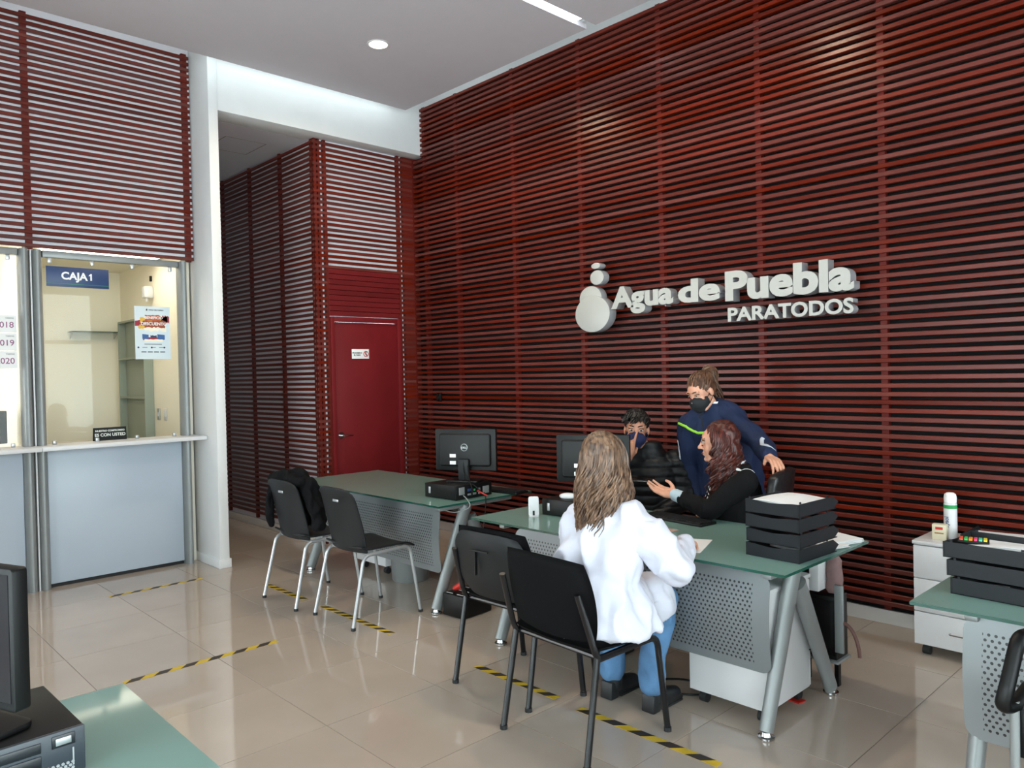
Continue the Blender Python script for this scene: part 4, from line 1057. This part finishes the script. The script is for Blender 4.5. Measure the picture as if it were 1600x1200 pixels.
def mask(t, H, mt, k=1.0, nose=.006):
    B = MB(); B.ell(H(0, .040 * k, -.052 * k), (.066 * k, .078 * k, .056 * k), 26, H.M); B.ell(H(0, .085 * k, -.030 * k), (.030 * k, .034 * k, .034 * k), 18, H.M); B.ell(H(0, .060 * k, -.088 * k), (.042 * k, .044 * k, .030 * k), 18, H.M)
    me = blob_mesh(B, .005, 6, name='face_mask')
    bm = bmesh.new(); bm.from_mesh(me)
    bmesh.ops.bisect_plane(bm, geom=bm.verts[:] + bm.edges[:] + bm.faces[:], plane_co=H(0, .018 * k, 0), plane_no=-H.F, clear_outer=True)
    bmesh.ops.bisect_plane(bm, geom=bm.verts[:] + bm.edges[:] + bm.faces[:], plane_co=H(0, .05 * k, nose * k - .006), plane_no=(H.U * 1.0 - H.F * .35).normalized(), clear_outer=True)
    bm.to_mesh(me); bm.free(); me.shade_smooth()
    o = obj('face_mask', me, mt, t)
    for s in (-1, 1):
        MB().tube([H(s * .060 * k, .022 * k, -.030 * k), H(s * .074 * k, -.005 * k, -.004 * k), H(s * .082 * k, -.022 * k, .016 * k)], .0022, n=6).build('ear_loop', mt, o)
        MB().tube([H(s * .060 * k, .022 * k, -.075 * k), H(s * .072 * k, -.005 * k, -.045 * k), H(s * .080 * k, -.024 * k, -.02 * k)], .0022, n=6).build('ear_loop', mt, o)
def fold(amp, sc, st=(1, 1, .35), seed=0, amp2=0, sc2=30):
    def f(co, nn):
        p = Vector((co.x * st[0], co.y * st[1], co.z * st[2])) * sc + Vector((seed, seed * 2, seed))
        a = 1 - abs(noise.noise(p)) * 2
        return amp * (a - .5) + amp2 * noise.noise(co * sc2)
    return f
def strands(H, rad, n, phi_rng, th_rng, length, wave, seed, r=.0055, flare=.1, fall_in=0.0, npt=18, theta_end=98, curl=3, tip_z=None):
    """hair locks: over the skull along a meridian, then straight down with waves"""
    R = random.Random(seed); B = MB()
    for i in range(n):
        ph = math.radians(R.uniform(*phi_rng)); t0 = math.radians(R.uniform(*th_rng)); te = math.radians(theta_end + R.uniform(-8, 8))
        off = R.uniform(.0, .016); L = R.uniform(*length); pts = []; rs = []
        rx, ry, rz = rad[0] + off, rad[1] + off, rad[2] + off
        arc = (te - t0) * .1; tot = arc + L; fr = R.uniform(.8, 1.3) * curl; p0 = R.uniform(0, 6.28); wv = wave * R.uniform(.6, 1.4); tw = R.uniform(-.25, .25)
        for k in range(npt):
            q = k / (npt - 1); s_ = q * tot
            if s_ < arc:
                th = t0 + (te - t0) * s_ / arc; x = math.sin(th) * math.cos(ph) * rx; y = math.sin(th) * math.sin(ph) * ry; z = math.cos(th) * rz; dn = 0
            else:
                dn = s_ - arc; fl = 1 + flare * min(dn / .15, 1) - fall_in * dn; pa = ph + tw * dn / .2
                x = math.sin(te) * math.cos(pa) * rx * fl; y = math.sin(te) * math.sin(pa) * ry * fl; z = math.cos(te) * rz - dn
            g = min(1, max(0, (s_ - arc * .6) / .12)); a = fr * 2 * PI * s_ / .3 + p0
            u = Vector((math.cos(ph), math.sin(ph), 0)); v = Vector((-math.sin(ph), math.cos(ph), 0))
            d = u * math.sin(a) * wv * g * .7 + v * math.cos(a) * wv * g
            hp = H(x + d.x, y + d.y, z) if s_ < arc else (H(0, 0, math.cos(te) * rz) + H.R * (x + d.x) + H.F * (y + d.y) + Vector((0, 0, -dn)))
            pts.append(hp); rs.append(r * R.uniform(.85, 1.1) * (1 if q < .75 else (1 - q) / .25 * .85 + .15) * (.6 if k == 0 else 1))
        B.tube(pts, rs, n=5)
    return B
def person(label, loc): return thing('person', label, 'person', loc)
class At:
    """lets builders that work in room coordinates hang their meshes on an Empty"""
    def __init__(s, t): s.t = t
def hang(t, before):
    for o in [k for k in bpy.data.objects if k not in before and k.parent == t and k.type == 'MESH']:
        o.location = o.location - t.location
# --- the woman in white, seen from behind
snap = set(bpy.data.objects)
t = person('woman with long wavy brown hair, white jacket and jeans, seated with her back turned', (-2.20, 2.55, 0))
H = Frame((-2.150, 2.600, 1.195), (-.10, 1, -.10))
B = MB(); head_prims(B, H); neck_prims(B, H, (-2.14, 2.60, 1.00))
X = (1, .05, 0)
loft(B, [((-2.2, 2.53, .49), .17, .13), ((-2.19, 2.54, .62), .15, .11), ((-2.165, 2.57, .80), .16, .11), ((-2.14, 2.59, .93), .12, .07), ((-2.14, 2.60, 1.0), .05, .045)], X)
chain(B, [(-2.27, 2.59, .935), (-2.415, 2.70, .74), (-2.33, 2.955, .775)], [.04, .038, .028]); chain(B, [(-1.99, 2.60, .945), (-1.865, 2.69, .745), (-1.975, 2.965, .775)], [.04, .038, .028])
for w, d, mi in (((-2.33, 2.955, .777), (.55, .84, -.03), 1), ((-1.975, 2.965, .777), (-.45, .89, -.03), -1)):
    Wf = Frame(w, d); hand_prims(B, Wf, RELAX, THUMB, mi)
for kx, ax in ((-2.355, -2.36), (-2.10, -2.125)):
    chain(B, [(kx * .4 - 2.2 * .6, 2.57, .54), (kx, 2.96, .51), (ax, 2.89, .10)], [.07, .05, .028])
    chain(B, [(ax, 2.895, .07), (ax, 3.0, .045)], [.028, .026])
obj('body', blob_mesh(B, .006, 3), M['skin'], t)
white = mat('white_cotton', (204, 204, 216), .8, bump=.03, bump_scale=200)
B = MB(); loft(B, [((-2.15, 2.56, .485), .270, .225), ((-2.16, 2.545, .57), .252, .200), ((-2.17, 2.53, .68), .21, .155), ((-2.16, 2.56, .82), .195, .14), ((-2.145, 2.585, .93), .19, .115), ((-2.135, 2.60, 1.0), .12, .08), ((-2.13, 2.61, 1.045), .072, .06)], X, p=2.3)
chain(B, [(-2.275, 2.59, .945), (-2.355, 2.635, .85), (-2.43, 2.71, .735), (-2.38, 2.84, .765), (-2.335, 2.94, .775)], [.070, .068, .064, .055, .045]); chain(B, [(-2.0, 2.60, .955), (-1.915, 2.635, .86), (-1.85, 2.685, .75), (-1.91, 2.83, .765), (-1.97, 2.95, .775)], [.074, .074, .070, .056, .046])
chain(B, [(-2.08, 2.60, .57), (-2.07, 2.83, .555)], [.11, .098]); chain(B, [(-2.32, 2.60, .57), (-2.33, 2.76, .555)], [.10, .09])
f1 = fold(.034, 9.5, (1, 1, .42), 3, .006, 22)
def jack(co, nn):
    z = co.z; return f1(co, nn) * (1.0 if z < .95 else .5) + (.010 * math.sin(co.x * 42 + co.z * 9) * max(0, (.62 - z) / .14) if z < .62 else 0)
jw = blob_mesh(B, .0085, 3, jack, 'jacket'); obj('jacket', jw, white, t)
B = MB(); B.lathe([(.066, 0), (.072, .02), (.070, .045), (.064, .045), (.062, .0)], (-2.13, 2.60, 1.025), 28, cap=False); B.build('collar', white, t)
denim = mat('blue_denim', (84, 124, 164), .85, noise_amt=.22, noise_scale=9, bump=.15, bump_scale=300)
B = MB()
loft(B, [((-2.2, 2.50, .485), .19, .15), ((-2.2, 2.52, .58), .18, .14)], X)
for kx, ax, sgn in ((-2.355, -2.36, -1), (-2.10, -2.125, 1)):
    chain(B, [(-2.2 + .09 * sgn, 2.58, .545), (kx, 2.955, .515), (kx, 2.935, .42), (ax, 2.895, .27), (ax, 2.885, .135)], [.085, .068, .064, .060, .063])
obj('jeans', blob_mesh(B, .008, 3, fold(.008, 14, (1, 1, .8), 9)), denim, t)
boot = mat('black_boot_leather', (28, 30, 33), .45)
for ax, yy in ((-2.36, 2.885), (-2.125, 2.90)):
    B = MB(); cap(B, (ax, yy, .19), (ax, yy + .005, .06), .046, .045); chain(B, [(ax, yy + .01, .055), (ax, yy + .08, .045), (ax + .004, yy + .155, .036)], [.040, .042, .034]); B.box(ax - .036, ax + .036, yy - .03, yy + .19, .010, .022)
    me = blob_mesh(B, .006, 3, name='boot'); o = obj('boot', me, boot, t)
    MB().prism([(yy - .055, .0), (yy + .005, .0), (yy + .018, .075), (yy - .048, .085)], ax - .036, ax + .036, 'x').build('heel', boot, o, bevel=.008)
    MB().box(ax - .038, ax + .038, yy + .02, yy + .18, 0, .012).build('sole', M['rubber'], o, bevel=.004)
hm = hairmat('brown_hair_with_fair_streaks', (58, 41, 32), (142, 110, 86), 30)
B = MB(); B.ell(H(0, -.022, .033), (.080, .104, .094), 24, H.M); B.ell(H(0, -.05, -.07), (.092, .072, .12), 24, H.M)
obj('hair_cap', blob_mesh(B, .008, 4, fold(.008, 60, (1, 1, .15), 4), 'hair_cap'), hm, t)
st_ = strands(H, (.079, .106, .100), 680, (150, 390), (2, 70), (.13, .34), .016, 5, .0052, .20, curl=1.9, npt=22)
o = st_.build('hair', hm, t, smooth=60); o['kind'] = 'stuff'
hang(t, snap)

# --- the red-haired woman in profile
snap = set(bpy.data.objects)
t = person('woman with curly auburn hair in a black cardigan, seated in profile with open palm', (-2.30, 4.02, 0))
H = Frame((-2.395, 3.93, 1.155), (-.87, -.50, -.06))
S3 = Frame((-2.30, 4.0, 0), (-.80, -.60, 0))
B = MB(); head_prims(B, H, .97); neck_prims(B, H, S3(0, .02, 1.0), .05)
loft(B, [(S3(0, 0, .50), .18, .14), (S3(0, .01, .65), .15, .12), (S3(0, .03, .82), .17, .13), (S3(0, .02, .95), .15, .09), (S3(0, .02, 1.03), .06, .055)], S3.R)
Lsh, Lel, Lwr = Vector((-2.175, 3.86, .955)), Vector((-2.315, 3.70, .80)), Vector((-2.575, 3.755, .852))
Rsh = S3(.165, .01, .955); Rel = S3(.22, .0, .72); Rwr = S3(.10, .16, .62)
chain(B, [Lsh, Lel, Lwr], [.05, .042, .027]); chain(B, [Rsh, Rel, Rwr], [.05, .042, .027])
Wf = Frame(Lwr, Vector((-.97, -.02, .16)), Vector((-.05, .45, -1)))
hand_prims(B, Wf, OPEN, [(.020, .018, -.006), (.040, .040, -.022), (.048, .062, -.036), (.046, .084, -.042)], -1, 1.05)
hand_prims(B, Frame(Rwr, S3.F), RELAX, THUMB, -1)
for sg in (-1, 1): chain(B, [S3(.09 * sg, .02, .54), S3(.10 * sg, .36, .50), S3(.10 * sg, .34, .10), S3(.10 * sg, .46, .05)], [.075, .055, .04, .035])
obj('body', blob_mesh(B, .005, 3), M['skin'], t)
blk = mat('black_knit', (13, 13, 15), .9, bump=.2, bump_scale=220, spec=.2)
B = MB(); loft(B, [(S3(0, -.01, .50), .22, .17), (S3(0, .0, .62), .20, .16), (S3(0, .025, .80), .205, .165), (S3(0, .02, .92), .19, .13), (S3(0, .015, .99), .12, .085), (S3(0, .01, 1.03), .085, .07)], S3.R)
chain(B, [Lsh, Lel, Lwr - (Lwr - Lel) * .28], [.068, .058, .046]); chain(B, [Rsh, Rel, Rwr], [.068, .058, .045])
cd = blob_mesh(B, .008, 4, fold(.010, 12, (1, 1, .5), 2), 'cardigan'); obj('cardigan', cd, blk, t)
shirt = mat('pale_blue_shirt', (176, 194, 204), .8)
B = MB(); cap(B, Lwr - (Lwr - Lel) * .30, Lwr - (Lwr - Lel) * .02, .040, .037); obj('shirt_cuff', blob_mesh(B, .005, 2, name='shirt_cuff'), shirt, t)
MB().lathe([(.058, 0), (.066, .02), (.070, .05), (.064, .05), (.058, .02)], S3(0, .03, 1.0), 26, cap=False).build('shirt_collar', mat('light_shirt', (206, 208, 214), .8), t)
B = MB(); B.ell(S3(0, .12, .97), (.05, .035, .09), 16, S3.M); obj('shirt_front', blob_mesh(B, .006, 2, name='shirt_front'), mat('light_shirt_front', (200, 204, 210), .8), t)
for sg in (-1, 1):
    pts = [S3(.05 * sg, .05, 1.04), S3(.045 * sg, .17, .93), S3(.03 * sg, .20, .80), S3(.03 * sg, .20, .60)]
    B = band(cd, pts, .012, .003); B.build('cardigan_trim', M['blackp'], t)
    for k in range(14):
        q = k / 14 * 2.9; i = int(q); a, b = pts[i], pts[i + 1]; p = a.lerp(b, q - i)
        band(cd, [p, p + (b - a).normalized() * .014], .010, .006).build('trim_dash', M['paper'], t)
rope = band(cd, [S3(-.17, -.06, 1.0), S3(-.12, .03, 1.02), S3(-.07, .06, 1.04)], .008, .004); rope.build('shoulder_trim', M['paper'], t)
eyes(t, H, .97, .35, M['iris']); MB().ell(H(0, .088, -.0605), (.019, .006, .0042), 12, H.M).build('lips', M['lip'], t)
hr = hairmat('auburn_hair', (40, 16, 13), (98, 43, 33), 30)
B = MB(); B.ell(H(0, -.032, .034), (.086, .100, .095), 24, H.M); B.ell(H(0, -.07, -.08), (.095, .06, .14), 22, H.M); B.ell(H(0, -.05, .0), (.09, .07, .09), 22, H.M)
obj('hair_cap', blob_mesh(B, .008, 4, fold(.010, 50, (1, 1, .3), 8), 'hair_cap'), hr, t)
o = strands(H, (.088, .098, .100), 560, (172, 368), (2, 60), (.15, .30), .021, 11, .0062, .24, curl=3.2, npt=24).build('hair', hr, t, smooth=60); o['kind'] = 'stuff'
hang(t, snap)

# --- the man touching his mask
snap = set(bpy.data.objects)
t = person('man with short black hair, navy face mask and black puffer jacket, finger at his nose', (-3.17, 4.30, 0))
H = Frame((-3.135, 4.14, 1.185), (.56, -.82, -.06), (.06, 0, 1))
S3 = Frame((-3.17, 4.30, 0), (.45, -.89, 0))
B = MB(); head_prims(B, H, 1.02, False); neck_prims(B, H, S3(0, .06, 1.0), .056)
loft(B, [(S3(0, -.02, .50), .18, .14), (S3(0, .0, .68), .16, .12), (S3(0, .04, .86), .19, .13), (S3(0, .05, .98), .17, .09), (S3(0, .06, 1.04), .07, .06)], S3.R)
Rsh = S3(.20, .05, .965); Rel = S3(.25, .22, .80); Rwr = Vector((-3.105, 4.0, 1.008))
Lsh = S3(-.20, .05, .965); Lel = S3(-.27, .06, .72); Lwr = S3(-.10, .20, .62)
chain(B, [Rsh, Rel, Rwr], [.055, .047, .03]); chain(B, [Lsh, Lel, Lwr], [.055, .047, .03])
hand_prims(B, Frame(Rwr, Vector((.12, .08, 1)), Vector((.15, -.95, .1))), POINT, [(.020, .018, -.006), (.036, .045, -.022), (.034, .068, -.034)], 1, 1.05)
hand_prims(B, Frame(Lwr, S3.F * .8 + S3.R * .6), RELAX, THUMB, 1)
for sg in (-1, 1): chain(B, [S3(.10 * sg, 0, .54), S3(.12 * sg, .42, .50), S3(.12 * sg, .40, .10), S3(.12 * sg, .52, .05)], [.08, .058, .042, .036])
obj('body', blob_mesh(B, .005, 3), M['skin2'], t)
B = MB(); loft(B, [(S3(0, -.02, .48), .23, .18), (S3(0, 0, .66), .22, .17), (S3(0, .03, .86), .235, .175), (S3(0, .05, .96), .21, .13), (S3(0, .06, 1.03), .13, .105), (S3(0, .075, 1.10), .098, .09)], S3.R)
chain(B, [Rsh, Rel, Rwr - (Rwr - Rel) * .25], [.085, .075, .055]); chain(B, [Lsh, Lel, Lwr], [.085, .075, .055])
puff = lambda co, nn: (.010 if co.z < 1.0 else .003) * (abs(math.sin(co.z * PI / .062)) ** .6 - .6) + .003 * noise.noise(co * 30)
obj('puffer_jacket', blob_mesh(B, .007, 3, puff, 'puffer_jacket'), mat('black_nylon', (12, 13, 17), .45, spec=.35), t)
B = MB()
for sg in (-1, 1): chain(B, [S3(.10 * sg, 0, .54), S3(.12 * sg, .42, .505), S3(.12 * sg, .40, .13)], [.095, .075, .06])
obj('trousers', blob_mesh(B, .01, 3, name='trousers'), mat('dark_trousers', (24, 25, 30), .85), t)
for sg in (-1, 1):
    B = MB(); chain(B, [S3(.12 * sg, .40, .08), S3(.12 * sg, .44, .045), S3(.12 * sg, .55, .04)], [.05, .044, .040]); obj('shoe', blob_mesh(B, .008, 3, name='shoe'), boot, t)
bh = hairmat('black_hair', (14, 12, 12), (34, 29, 27), 40)
eyes(t, H, 1.02, .15, M['iris'], (-.002, 0)); mask(t, H, mat('navy_mask_cloth', (26, 34, 74), .8), 1.02)
B = MB(); B.ell(H(0, -.026, .050), (.083, .100, .086), 24, H.M); B.ell(H(0, -.06, -.01), (.076, .06, .07), 22, H.M)
obj('hair_cap', blob_mesh(B, .006, 3, fold(.009, 70, (1, 1, 1), 8), 'hair_cap'), bh, t)
R_ = random.Random(31); B = MB()
for k in range(230):
    ph = R_.uniform(0, 2 * PI); th = math.radians(R_.uniform(0, 78)); d = Vector((math.sin(th) * math.cos(ph), math.sin(th) * math.sin(ph), math.cos(th)))
    if d.y > .55 and d.z < .35: continue
    p = Vector((d.x * .080, -.026 + d.y * .094, .048 + d.z * .080)); fwd = Vector((R_.uniform(-.2, .9), .9 if d.y > .3 else -.7, -.1 if d.y < .3 else -.30)); L = R_.uniform(.03, .055) * (1.15 if d.y > .4 else 1)
    pts = [p, p + (d * .45 + fwd * .5) * L * .5, p + (d * .12 + fwd) * L + Vector((0, 0, -.012 if d.y > .3 else 0))]
    B.tube([H(*q) for q in fillet(pts, .03, 3)], [.007, .0068, .0064, .0058, .005, .003, .0015][:len(fillet(pts, .03, 3))], n=5)
o = B.build('hair', bh, t, smooth=60); o['kind'] = 'stuff'
hang(t, snap)
ph_ = thing('mobile_phone', 'dark phone with a silver rim in the lap of the man in the puffer jacket', 'phone', (-2.985, 4.0, .865), .5)
MB().obox((0, 0, .02), (.15, .075, .009), Matrix.Rotation(.35, 3, 'X')).build('case', M['blackg'], ph_, bevel=.004); MB().obox((0, 0, .02), (.152, .077, .004), Matrix.Rotation(.35, 3, 'X')).build('rim', M['chrome'], ph_, bevel=.0015)

# --- the standing woman in the navy jacket
snap = set(bpy.data.objects)
t = person('woman with tied-back brown hair, black mask and navy jacket, standing and leaning over', (-2.66, 4.52, 0))
H = Frame((-2.725, 4.285, 1.435), (-.10, -.93, -.42), (-.10, 0, 1))
S3 = Frame((-2.68, 4.42, 0), (-.02, -1, 0))
nb = Vector((-2.69, 4.375, 1.30))
B = MB(); head_prims(B, H, .98); neck_prims(B, H, nb, .05)
XR = (Vector((-2.87, 4.31, 0)) - Vector((-2.53, 4.37, 0)))
loft(B, [((-2.66, 4.54, .86), .165, .12), ((-2.665, 4.52, 1.0), .14, .11), ((-2.68, 4.46, 1.14), .155, .12), ((-2.685, 4.40, 1.25), .14, .08), ((-2.69, 4.375, 1.31), .06, .055)], XR)
Lsh, Lel, Lwr = Vector((-2.535, 4.38, 1.255)), Vector((-2.30, 4.30, 1.10)), Vector((-2.175, 4.125, 1.062))
Rsh, Rel, Rwr = Vector((-2.85, 4.34, 1.21)), Vector((-2.90, 4.38, .95)), Vector((-2.85, 4.40, .72))
chain(B, [Lsh, Lel, Lwr], [.05, .042, .027]); chain(B, [Rsh, Rel, Rwr], [.05, .042, .027])
hand_prims(B, Frame(Lwr, Vector((.70, -.55, -.16)), Vector((.1, .1, 1))), DRAPE, [(.020, .018, -.004), (.040, .040, -.014), (.050, .060, -.026)], 1, 1.05)
hand_prims(B, Frame(Rwr, Vector((.15, -.1, -1)), Vector((-1, -.2, 0))), RELAX, THUMB, -1)
for sg in (-1, 1): chain(B, [(-2.66 + .085 * sg, 4.54, .88), (-2.66 + .09 * sg, 4.53, .48), (-2.66 + .09 * sg, 4.56, .09), (-2.66 + .095 * sg, 4.44, .04)], [.085, .055, .04, .035])
obj('body', blob_mesh(B, .005, 3), M['skin'], t)
nav = mat('navy_jacket_cloth', (21, 34, 64), .75, spec=.3, noise_amt=.06, bump=.08, bump_scale=200)
B = MB(); loft(B, [((-2.66, 4.54, .74), .215, .16), ((-2.66, 4.53, .90), .205, .155), ((-2.67, 4.49, 1.05), .20, .155), ((-2.685, 4.43, 1.17), .205, .15), ((-2.69, 4.395, 1.26), .17, .10), ((-2.69, 4.38, 1.31), .095, .08), ((-2.69, 4.37, 1.345), .075, .068)], XR)
chain(B, [Lsh, Lel, Lwr - (Lwr - Lel) * .10], [.078, .066, .047]); chain(B, [Rsh, Rel, Rwr], [.078, .066, .047])
chain(B, [(-2.66, 4.40, 1.325), (-2.60, 4.39, 1.30), Lsh], [.065, .075, .078]); chain(B, [(-2.72, 4.37, 1.315), (-2.78, 4.35, 1.275), Rsh], [.065, .075, .078])
nj = blob_mesh(B, .008, 4, fold(.012, 10, (1, 1, .6), 6, .002, 30), 'jacket'); obj('jacket', nj, nav, t)
lime = mat('lime_piping', (140, 200, 40), .6); gry = mat('pale_grey_panel', (186, 194, 204), .6)
band(nj, [(-2.93, 4.22, 1.235), (-2.84, 4.20, 1.215), (-2.74, 4.24, 1.165), (-2.70, 4.24, 1.175), (-2.60, 4.27, 1.25)], .0085, .002).build('lime_piping', lime, t)
band(nj, [(-2.20, 4.16, 1.11), (-2.17, 4.17, 1.05), (-2.22, 4.22, 1.02)], .010, .002).build('sleeve_panel', gry, t)
band(nj, [(-2.30, 4.28, 1.14), (-2.26, 4.20, 1.13), (-2.20, 4.16, 1.10)], .012, .002).build('sleeve_panel', gry, t)
band(nj, [(-2.96, 4.26, 1.10), (-2.95, 4.24, 1.03), (-2.92, 4.22, .97)], .009, .002).build('sleeve_panel', gry, t)
B = band(nj, [(-2.70, 4.22, 1.30), (-2.70, 4.23, 1.15), (-2.68, 4.28, .95), (-2.67, 4.35, .76)], .004, .002); B.build('zip', M['blackp'], t)
MB().lathe([(.060, 0), (.066, .02), (.072, .055), (.066, .055), (.058, .02)], (-2.695, 4.365, 1.305), 26, cap=False).build('collar', nav, t)
MB().lathe([(.052, 0), (.058, .03), (.062, .072), (.058, .072), (.050, .02)], (-2.70, 4.36, 1.30), 26, cap=False).build('shirt_collar', M['paper'], t)
B = MB()
for sg in (-1, 1): chain(B, [(-2.66 + .085 * sg, 4.54, .84), (-2.66 + .09 * sg, 4.53, .48), (-2.66 + .09 * sg, 4.56, .12)], [.115, .085, .07])
obj('trousers', blob_mesh(B, .01, 3, name='trousers'), mat('navy_trousers', (24, 28, 44), .85), t)
for sg in (-1, 1):
    B = MB(); chain(B, [(-2.66 + .09 * sg, 4.56, .08), (-2.66 + .095 * sg, 4.52, .045), (-2.66 + .095 * sg, 4.42, .04)], [.048, .042, .038]); obj('shoe', blob_mesh(B, .008, 3, name='shoe'), boot, t)
h4 = hairmat('tied_brown_hair', (62, 40, 30), (112, 78, 56), 34)
eyes(t, H, .98, 1.0, h4); mask(t, H, mat('black_mask_cloth', (24, 26, 30), .8), .98)
B = MB(); B.ell(H(0, -.030, .036), (.080, .096, .088), 24, H.M); B.ell(H(0, -.05, -.0), (.076, .07, .06), 22, H.M)
obj('hair_cap', blob_mesh(B, .006, 4, fold(.003, 80, (1, 1, 1), 5), 'hair_cap'), h4, t)
R_ = random.Random(5); B = MB(); knot = (0, -.105, .072)
for k in range(120):
    ph = R_.uniform(0, 2 * PI); th = math.radians(R_.uniform(60, 95)); d = Vector((math.sin(th) * math.cos(ph), math.sin(th) * math.sin(ph), math.cos(th)))
    pts = []
    for q in range(8):
        u = q / 7; v = d.lerp(Vector((0, -.75, .66)), u); v.normalize(); pts.append(H(v.x * .083, -.030 + v.y * .100, .036 + v.z * .092))
    B.tube(pts, [.003, .0042, .0045, .0045, .0045, .0045, .004, .003], n=5)
for k in range(90):
    a = R_.uniform(0, 2 * PI); rr = R_.uniform(.01, .042); L = R_.uniform(.07, .19); pts = []
    for q in range(10):
        u = q / 9; pts.append(H(knot[0] + rr * math.cos(a + u * 4) - .02 * u, knot[1] - .045 * math.sin(PI * min(1, u * 1.3)) - .01 + rr * .5 * math.sin(a + u * 4), knot[2] + .035 * math.sin(PI * u) - L * u * u + rr * math.sin(a + u * 4)))
    B.tube(pts, [.005] * 8 + [.004, .0015], n=5)
o = B.build('hair', h4, t, smooth=60); o['kind'] = 'stuff'
hang(t, snap)

# --- black jacket hung over the far grey chair
B = MB()
chain(B, [(-5.20, 2.555, .86), (-5.0, 2.53, .895), (-4.82, 2.56, .87)], [.035, .045, .035]); 
for x, z in ((-5.17, .62), (-5.08, .58), (-4.98, .56), (-4.88, .56), (-4.80, .60)): chain(B, [(x, 2.63, .85), (x + .01, 2.68, z + .08), (x + .015, 2.70, z)], [.04, .045, .04])
chain(B, [(-4.84, 2.60, .86), (-4.775, 2.62, .74), (-4.76, 2.66, .56)], [.035, .04, .045]); chain(B, [(-5.19, 2.56, .84), (-5.225, 2.53, .70), (-5.225, 2.53, .52)], [.03, .028, .022])
chain(B, [(-5.05, 2.60, .86), (-4.95, 2.60, .93), (-4.88, 2.62, .90)], [.03, .028, .03])
jm = blob_mesh(B, .009, 3, fold(.022, 14, (1, 1, .5), 12, .004, 40), 'jacket')
tag(obj('hung_jacket', jm, mat('black_jacket_cloth', (11, 11, 13), .85, spec=.15)), 'black jacket hung over the back of the far grey chair', 'jacket')
